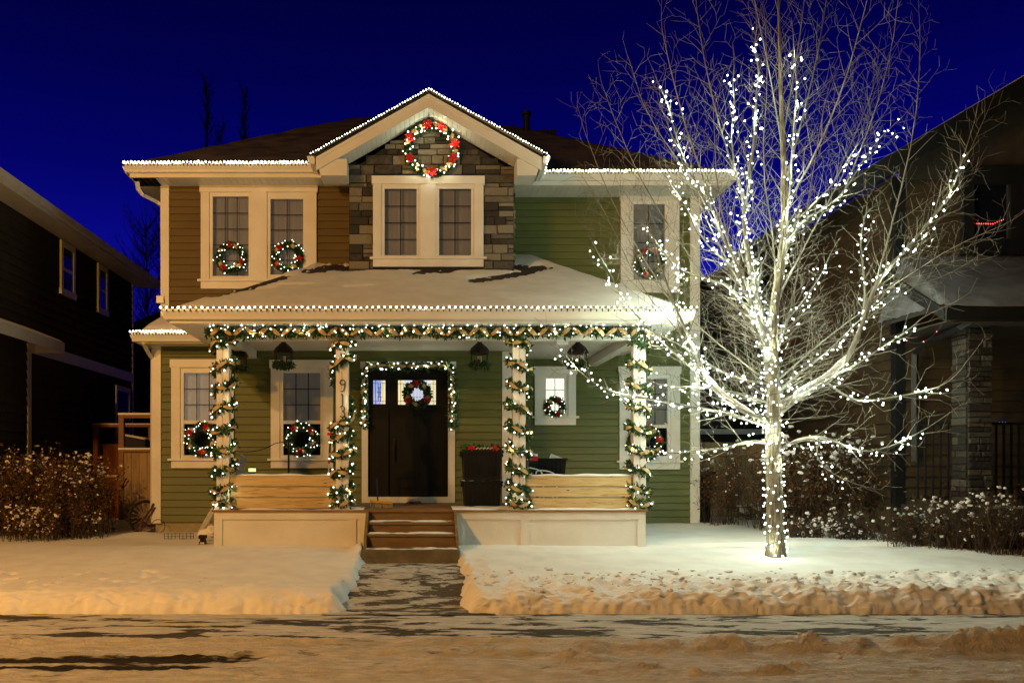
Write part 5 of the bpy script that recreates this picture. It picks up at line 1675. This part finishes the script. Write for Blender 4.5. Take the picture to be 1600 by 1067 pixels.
# low lean-to roof nearer the street
lp('lean_to_roof', 'shingle', MB().prism([(XN, 4.0), (XN+.55, 3.80), (XN+.55, 3.77), (XN, 3.9)], 'y', -4, 1.75))
lp('roof_snow', 'roofsnow', MB().prism([(XN, 4.05), (XN+.5, 3.85), (XN+.55, 3.81), (XN, 4.0)], 'y', -4, 1.74))
lp('fascia', 'trim', MB().box(XN, XN+.56, 1.752, 1.78, 3.62, 3.80).box(XN+.552, XN+.575, -4, 1.752, 3.62, 3.80))
# dark house far behind, between the two
t = thing('distant_house', (-9, 26, .45), 'unlit house far behind the gap left of the porch', 'house')
MB().box(-16, -6.6, 26, 34, .2, 6.6).build('wall', 'duskblue', t)
MB().prism([(-16.5, 6.5), (-6.2, 6.5), (-6.2, 6.7), (-11.5, 8.6), (-16.5, 6.7)], 'y', 25.5, 34.5).build('roof', 'shingle', t)

# ------------------------------------------------------------------ right neighbour
XS = 7.15; YW = -1.2
rn = thing('neighbour_house', (10, 1, .45), 'dark brown house with stone porch column at the right edge', 'house')
def rp(name, m, mb, **k): return mb.build(name, m, rn, **k)
rp('wall', 'tan', siding(YW, 3.4, .45, 5.9, XS, axis='x', sgn=-1, course=.16))
rp('wall', 'tan', siding(XS, 13, .45, 5.85, YW, axis='y', sgn=-1, course=.16))
rp('inner_wall', 'darkroom', MB().box(XS+.05, 13, YW+.06, 3.4, .2, 5.85))
rk = .585; RZ = lambda x: 5.97 + (x - 6.70)*rk
rp('gable_wall', 'brownside', MB().prism([(XS+.02, 5.82), (13, 5.82), (13, RZ(13)-.25), (XS+.02, RZ(XS)-.25)], 'y', YW-.05, YW-.018))
rp('roof', 'shingle', MB().prism([(6.42, RZ(6.42)), (13.5, RZ(13.5)), (13.5, RZ(13.5)-.12), (6.42, RZ(6.42)-.12)], 'y', YW-.5, 3.8))
rp('roof_snow', 'roofsnow', MB().prism([(6.48, RZ(6.48)), (13.5, RZ(13.5)+.05), (13.5, RZ(13.5)+.003), (6.46, RZ(6.46)+.003)], 'y', YW-.46, 3.78))
rp('rake_board', 'black', MB().prism([(6.42, RZ(6.42)-.01), (13.5, RZ(13.5)-.01), (13.5, RZ(13.5)-.30), (6.42, RZ(6.42)-.30)], 'y', YW-.53, YW-.503))
rp('soffit', 'brownside', MB().prism([(6.44, RZ(6.42)-.27), (13.5, RZ(13.5)-.27), (13.5, RZ(13.5)-.25), (6.44, RZ(6.42)-.25)], 'y', YW-.5, 3.7))
rp('fascia', 'black', MB().box(6.385, 6.415, YW-.53, 3.8, RZ(6.42)-.26, RZ(6.42)+.0))
rp('corner_board', 'black', MB().box(XS-.03, XS+.11, YW-.035, YW+.1, .45, 5.84))
# upper window in its dark bay, with red lights inside
bx0, bx1 = P(1498, 0, YW).x, P(1640, 0, YW).x
wz0, wz1 = P(0, 400, YW).z, P(0, 262, YW).z
rw = rp('window', 'black', MB().box(bx0, bx0+.16, YW-.12, YW-.02, wz0, wz1).box(bx0+.16, bx1, YW-.12, YW-.02, wz1-.28, wz1).box(bx0+.16, bx1, YW-.12, YW-.02, wz0, wz0+.22).box(P(1571,0,YW).x, bx1, YW-.119, YW-.02, wz0+.22, wz1-.28))
MB().box(bx0+.16, P(1571,0,YW).x, YW-.05, YW-.045, wz0+.22, wz1-.28).build('pane', 'darkpane', rw)
MB().box(bx0+.165, bx0+.185, YW-.08, YW-.052, wz0+.22, wz1-.28).box(bx0+.185, P(1569,0,YW).x, YW-.08, YW-.052, wz0+.22, wz0+.235).box(P(1569,0,YW).x, P(1571,0,YW).x, YW-.08, YW-.052, wz0+.22, wz1-.28).build('sash', 'duskblue', rw)
t = thing('light_string', P(1519, 349, YW-.06), 'short red light string across the right neighbour upper window', 'string lights')
pts = [P(1519, 349.5, YW-.085), P(1551, 350, YW-.085), P(1570, 342.5, YW-.085)]
MB().tube(pts, .002, 3).build('wire', 'blackwire', t)
bulbs(t, polyline(pts, .034), .009, 'bulb_red')
# porch
rr_h = lambda x, y: min(3.62 + (y + 2.85)*.60, 3.62 + (x - 6.86)*2.4)
snowroof('porch_roof', lambda x, y: 3.62 + max(0, min((y+2.85)*.60, (x-6.88)*3.0)), 6.88, 13, -2.85, YW, .05, lambda x, y: .03 + .04*ss(0, .1, y+2.85) + .02*noise.noise(Vector((x, y*2, 2))) + .035*ss(7.15, 6.9, x)*noise.noise(Vector((x*9, y*9, 4))), rn, 'frost')
rp('fascia', 'black', MB().box(6.86, 13, -2.90, -2.855, 3.46, 3.615)); rp('fascia', 'black', MB().prism([(-2.855, 3.46), (-2.855, 3.60), (YW, 4.56), (YW, 4.36)], 'x', 6.85, 6.877))
rp('porch_ceiling', 'brownside', MB().box(6.9, 13, -2.84, YW-.02, 3.44, 3.455))
cx0, cx1 = P(1512, 0, -2.5).x, P(1549, 0, -2.5).x
cs = stonewall(cx0, cx1, .35, 3.45, -2.5, lambda a, b: True, [], seed=12, hmin=.05, hmax=.11, wmin=.09, wmax=.30, depth=.045)
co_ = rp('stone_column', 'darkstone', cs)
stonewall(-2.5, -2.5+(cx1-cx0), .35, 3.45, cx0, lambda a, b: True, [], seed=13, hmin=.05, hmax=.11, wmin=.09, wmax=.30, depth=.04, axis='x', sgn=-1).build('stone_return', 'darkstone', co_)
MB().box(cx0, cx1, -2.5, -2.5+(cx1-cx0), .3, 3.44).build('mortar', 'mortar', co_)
rp('porch_deck', 'brownside', MB().box(7.2, 13, -2.55, YW-.02, .3, 1.0))
rp('deck_snow', 'snow', MB().box(7.25, cx0-.02, -2.53, -2.40, 1.0, 1.03).box(cx1+.02, 13, -2.53, -2.40, 1.0, 1.03))
rl = MB()
ra, rb_ = P(1432, 0, -2.1).x, P(1487, 0, -2.1).x
zr0, zr1 = 1.15, P(0, 664, -2.1).z
for a, b in ((ra, cx0), (cx1, 12)):
    x = a
    while x < b: rl.box(x, x+.025, -2.12, -2.095, zr0, zr1); x += .105
    rl.box(a, b, -2.13, -2.085, zr1, zr1+.04); rl.box(a, b, -2.125, -2.09, zr0-.03, zr0)
rp('railing', 'black', rl)
rp('downspout', 'black', MB().tube([P(1516, 500, -2.8), P(1500, 510, -2.7), P(1445, 535, -1.7), P(1430, 552, -1.4), P(1429, 600, -1.35), P(1429, 720, -1.35)], .05, 4))
# faint multicolour string drooping from the porch corner
t = thing('light_string', P(1480, 505, -2.7), 'faint coloured string drooping from the right neighbour porch corner', 'string lights')
pts = smoothpath([P(1480, 492, -2.8), P(1468, 514, -2.7), P(1450, 532, -2.5), P(1430, 538, -2.3), P(1412, 530, -2.2)], 2)
MB().tube(pts, .004, 3).build('wire', 'blackwire', t)
pp = polyline(pts, .05)
bulbs(t, pp[::5], .009, 'bulb_red'); 
t = thing('light_string', P(1552, 658, -1.3), 'tiny blue lights glimmering behind the right stone column', 'string lights')
pts = [P(1552, 660, -1.35), P(1568, 659, -1.35), P(1582, 661, -1.35)]
MB().tube(pts, .002, 3).build('wire', 'blackwire', t); bulbs(t, polyline(pts, .045), .008, 'bulb_blue')

# back fence, bin, garage behind
t = thing('board_fence', (6.2, 3.0, .5), 'dim board fence closing the gap behind the lit tree', 'fence')
m = MB(); x = 4.96
while x < 7.14: m.box(x, x+.142, 3.0, 3.022, .5, 2.02); x += .148
m.build('boards', 'fencewood', t)
MB().box(4.96, 7.14, 2.97, 3.0, 1.75, 1.84).box(4.96, 7.14, 2.97, 3.0, .75, .84).build('rail', 'fencewood', t)
t = thing('wheelie_bin', (5.3, .95, .5), 'dark wheelie bin topped with snow behind the right corner of the house', 'bin')
c0, c1 = P(1087, 0, 1.5).x, P(1113, 0, 1.5).x; zt = P(0, 741, 1.5).z
c0 = 4.98; 
MB().add([(c0+.04,1.5,.5),(c1-.05,1.5,.5),(c1-.05,1.95,.5),(c0+.04,1.95,.5),(c0,1.42,zt),(c1-.01,1.42,zt),(c1-.01,2.0,zt),(c0,2.0,zt)],[(0,3,2,1),(4,5,6,7),(0,1,5,4),(1,2,6,5),(2,3,7,6),(3,0,4,7)]).build('bin_body', 'plastic', t)
MB().box(c0-.02, c1+.02, 1.38, 2.03, zt, zt+.05).build('lid', 'plastic', t)
m = MB(); m.smooth = True; m.blob(((c0+c1)/2, 1.7, zt+.06), .15, .22, .055, 12, .2); m.build('snow_cap', 'snow', t)
t = thing('garage', (9, 12, .45), 'unlit garage with snow-edged roof behind the back fence', 'garage')
MB().box(5.6, 14, 9, 15, .2, 3.3).build('wall', 'duskblue', t)
MB().prism([(5.2, 3.25), (14.5, 3.25), (14.5, 3.45), (9.8, 5.6), (5.2, 3.45)], 'y', 8.6, 15.4).build('roof', 'shingle', t)
MB().box(4.9, 9.5, 6.5, 6.9, 2.30, 2.42).build('shed_roof_edge', 'snow', t); MB().box(5.0, 9.4, 6.6, 8.9, .3, 2.30).build('shed_wall', 'duskblue', t)
t = thing('distant_house', (12, 30, .45), 'unlit house silhouette between the main house and right neighbour', 'house')
MB().box(9.3, 26, 26, 36, .2, 7.8).build('wall', 'duskblue', t)
MB().prism([(8.8, 7.7), (26, 7.7), (26, 8.0), (17, 12), (8.8, 8.0)], 'y', 25.5, 36.5).build('roof', 'shingle', t)

# far bare trees
def fartree(x, y, h, w, label, seed, dens=40, columnar=False):
    rr = random.Random(seed)
    t = thing('bare_tree', (x, y, .4), label, 'tree', 'far bare trees against the sky')
    MB().tube([(x, y, .3), (x+.1, y, h*.5), (x, y, h)], [h*.010, h*.005, .01], 6).build('trunk', 'darktree', t)
    m = MB()
    for i in range(dens):
        z = h*rr.uniform(.2, .97); th = rr.uniform(0, 6.28)
        L = w*(1-.55*z/h)*rr.uniform(.5, 1)
        up = 1.9 if columnar else .8
        d = Vector((math.cos(th), math.sin(th), up)).normalized()
        p = Vector((x, y, z)); pts = [p]
        for k in range(5):
            d = (d + Vector((rr.gauss(0, .1), rr.gauss(0, .1), .12))).normalized(); p = p + d*L/5; pts.append(p)
            for _ in range(3):
                dd = (d + Vector((rr.gauss(0, .5), rr.gauss(0, .5), rr.gauss(.2, .3)))).normalized(); l = L*rr.uniform(.12, .3)
                m.tube([p, p+dd*l], [h*.0005, h*.0002], 3, cap=False)
        m.tube(pts, [h*.0016*(1-.8*k/5) for k in range(6)], 3, cap=False)
    m.build('crown', 'darktree', t)
Q = lambda px, Y: (px-CX)*(Y+D)/F
fartree(Q(323, 45), 45, CZ + (HY-112)*59.1/F, 2.6, 'tallest faint poplar behind the left roof slope', 31, 170, True)
fartree(Q(381, 45), 45, CZ + (HY-128)*59.1/F, 2.4, 'second faint poplar behind the left roof slope', 32, 170, True)
fartree(Q(343, 45), 45, CZ + (HY-190)*59.1/F, 3.0, 'short faint poplar between the two tall ones', 33, 170, True)
fartree(Q(228, 22), 22, CZ + (HY-345)*36.1/F, 3.4, 'bare tree showing in the gap left of the house', 34, 220)
fartree(Q(255, 24), 24, CZ + (HY-320)*38.1/F, 3.0, 'bare tree half hidden behind the upper left corner of the house', 35, 180)
fartree(Q(1590, 8), 4, 4.9, 1.6, 'small bare tree behind the right neighbour porch', 36, 50)

#==LIGHT==
# ------------------------------------------------------------------ world: deep blue dusk
w = bpy.data.worlds.new('World'); scn.world = w; w.use_nodes = True
nt = w.node_tree; bg = nt.nodes['Background']
tc = N(nt, 'ShaderNodeTexCoord'); sp = N(nt, 'ShaderNodeSeparateXYZ')
nt.links.new(tc.outputs['Generated'], sp.inputs[0])
rp_ = ramp(nt, [(0.0, (.0005, .0005, .006)), (.10, (.002, .002, .06)), (.17, (.006, .006, .40)), (.22, (.003, .003, .27)), (.31, (.001, .001, .140)), (.40, (.0005, .0005, .075)), (.50, (.0004, .0004, .034)), (.8, (.0003, .0003, .006))])
nt.links.new(sp.outputs['Z'], rp_.inputs[0])
glow = N(nt, 'ShaderNodeMapRange'); glow.interpolation_type = 'SMOOTHSTEP'   # afterglow sits on the far side of the house
glow.inputs['From Min'].default_value = -.1; glow.inputs['From Max'].default_value = .55
glow.inputs['To Min'].default_value = .05; glow.inputs['To Max'].default_value = .92
nt.links.new(sp.outputs['Y'], glow.inputs[0])
vm = N(nt, 'ShaderNodeVectorMath', operation='SCALE')
nt.links.new(rp_.outputs[0], vm.inputs[0]); nt.links.new(glow.outputs[0], vm.inputs['Scale']); nt.links.new(vm.outputs[0], bg.inputs[0])
bg.inputs[1].default_value = 1.0
# sodium street lamp up the road, beyond the frame on the left
def lamp(name, loc, power, colr, size):
    l = bpy.data.lights.new(name, 'POINT'); l.energy = power; l.color = colr; l.shadow_soft_size = size
    o = bpy.data.objects.new(name, l); o.location = loc; col.objects.link(o); return o
lamp('street_lamp_light', (-6.8, -10.7, 7.0), 1650, (1, .54, .23), .12)
lamp('street_lamp_light', (-6.5, -12.2, 5.7), 1800, (1, .44, .045), .15)
scn.view_settings.view_transform = 'Standard'
scn.view_settings.look = 'None'
scn.view_settings.exposure = 0
scn.view_settings.gamma = 1
scn.render.engine = 'CYCLES'
try:
    scn.cycles.use_light_tree = True
except Exception: pass
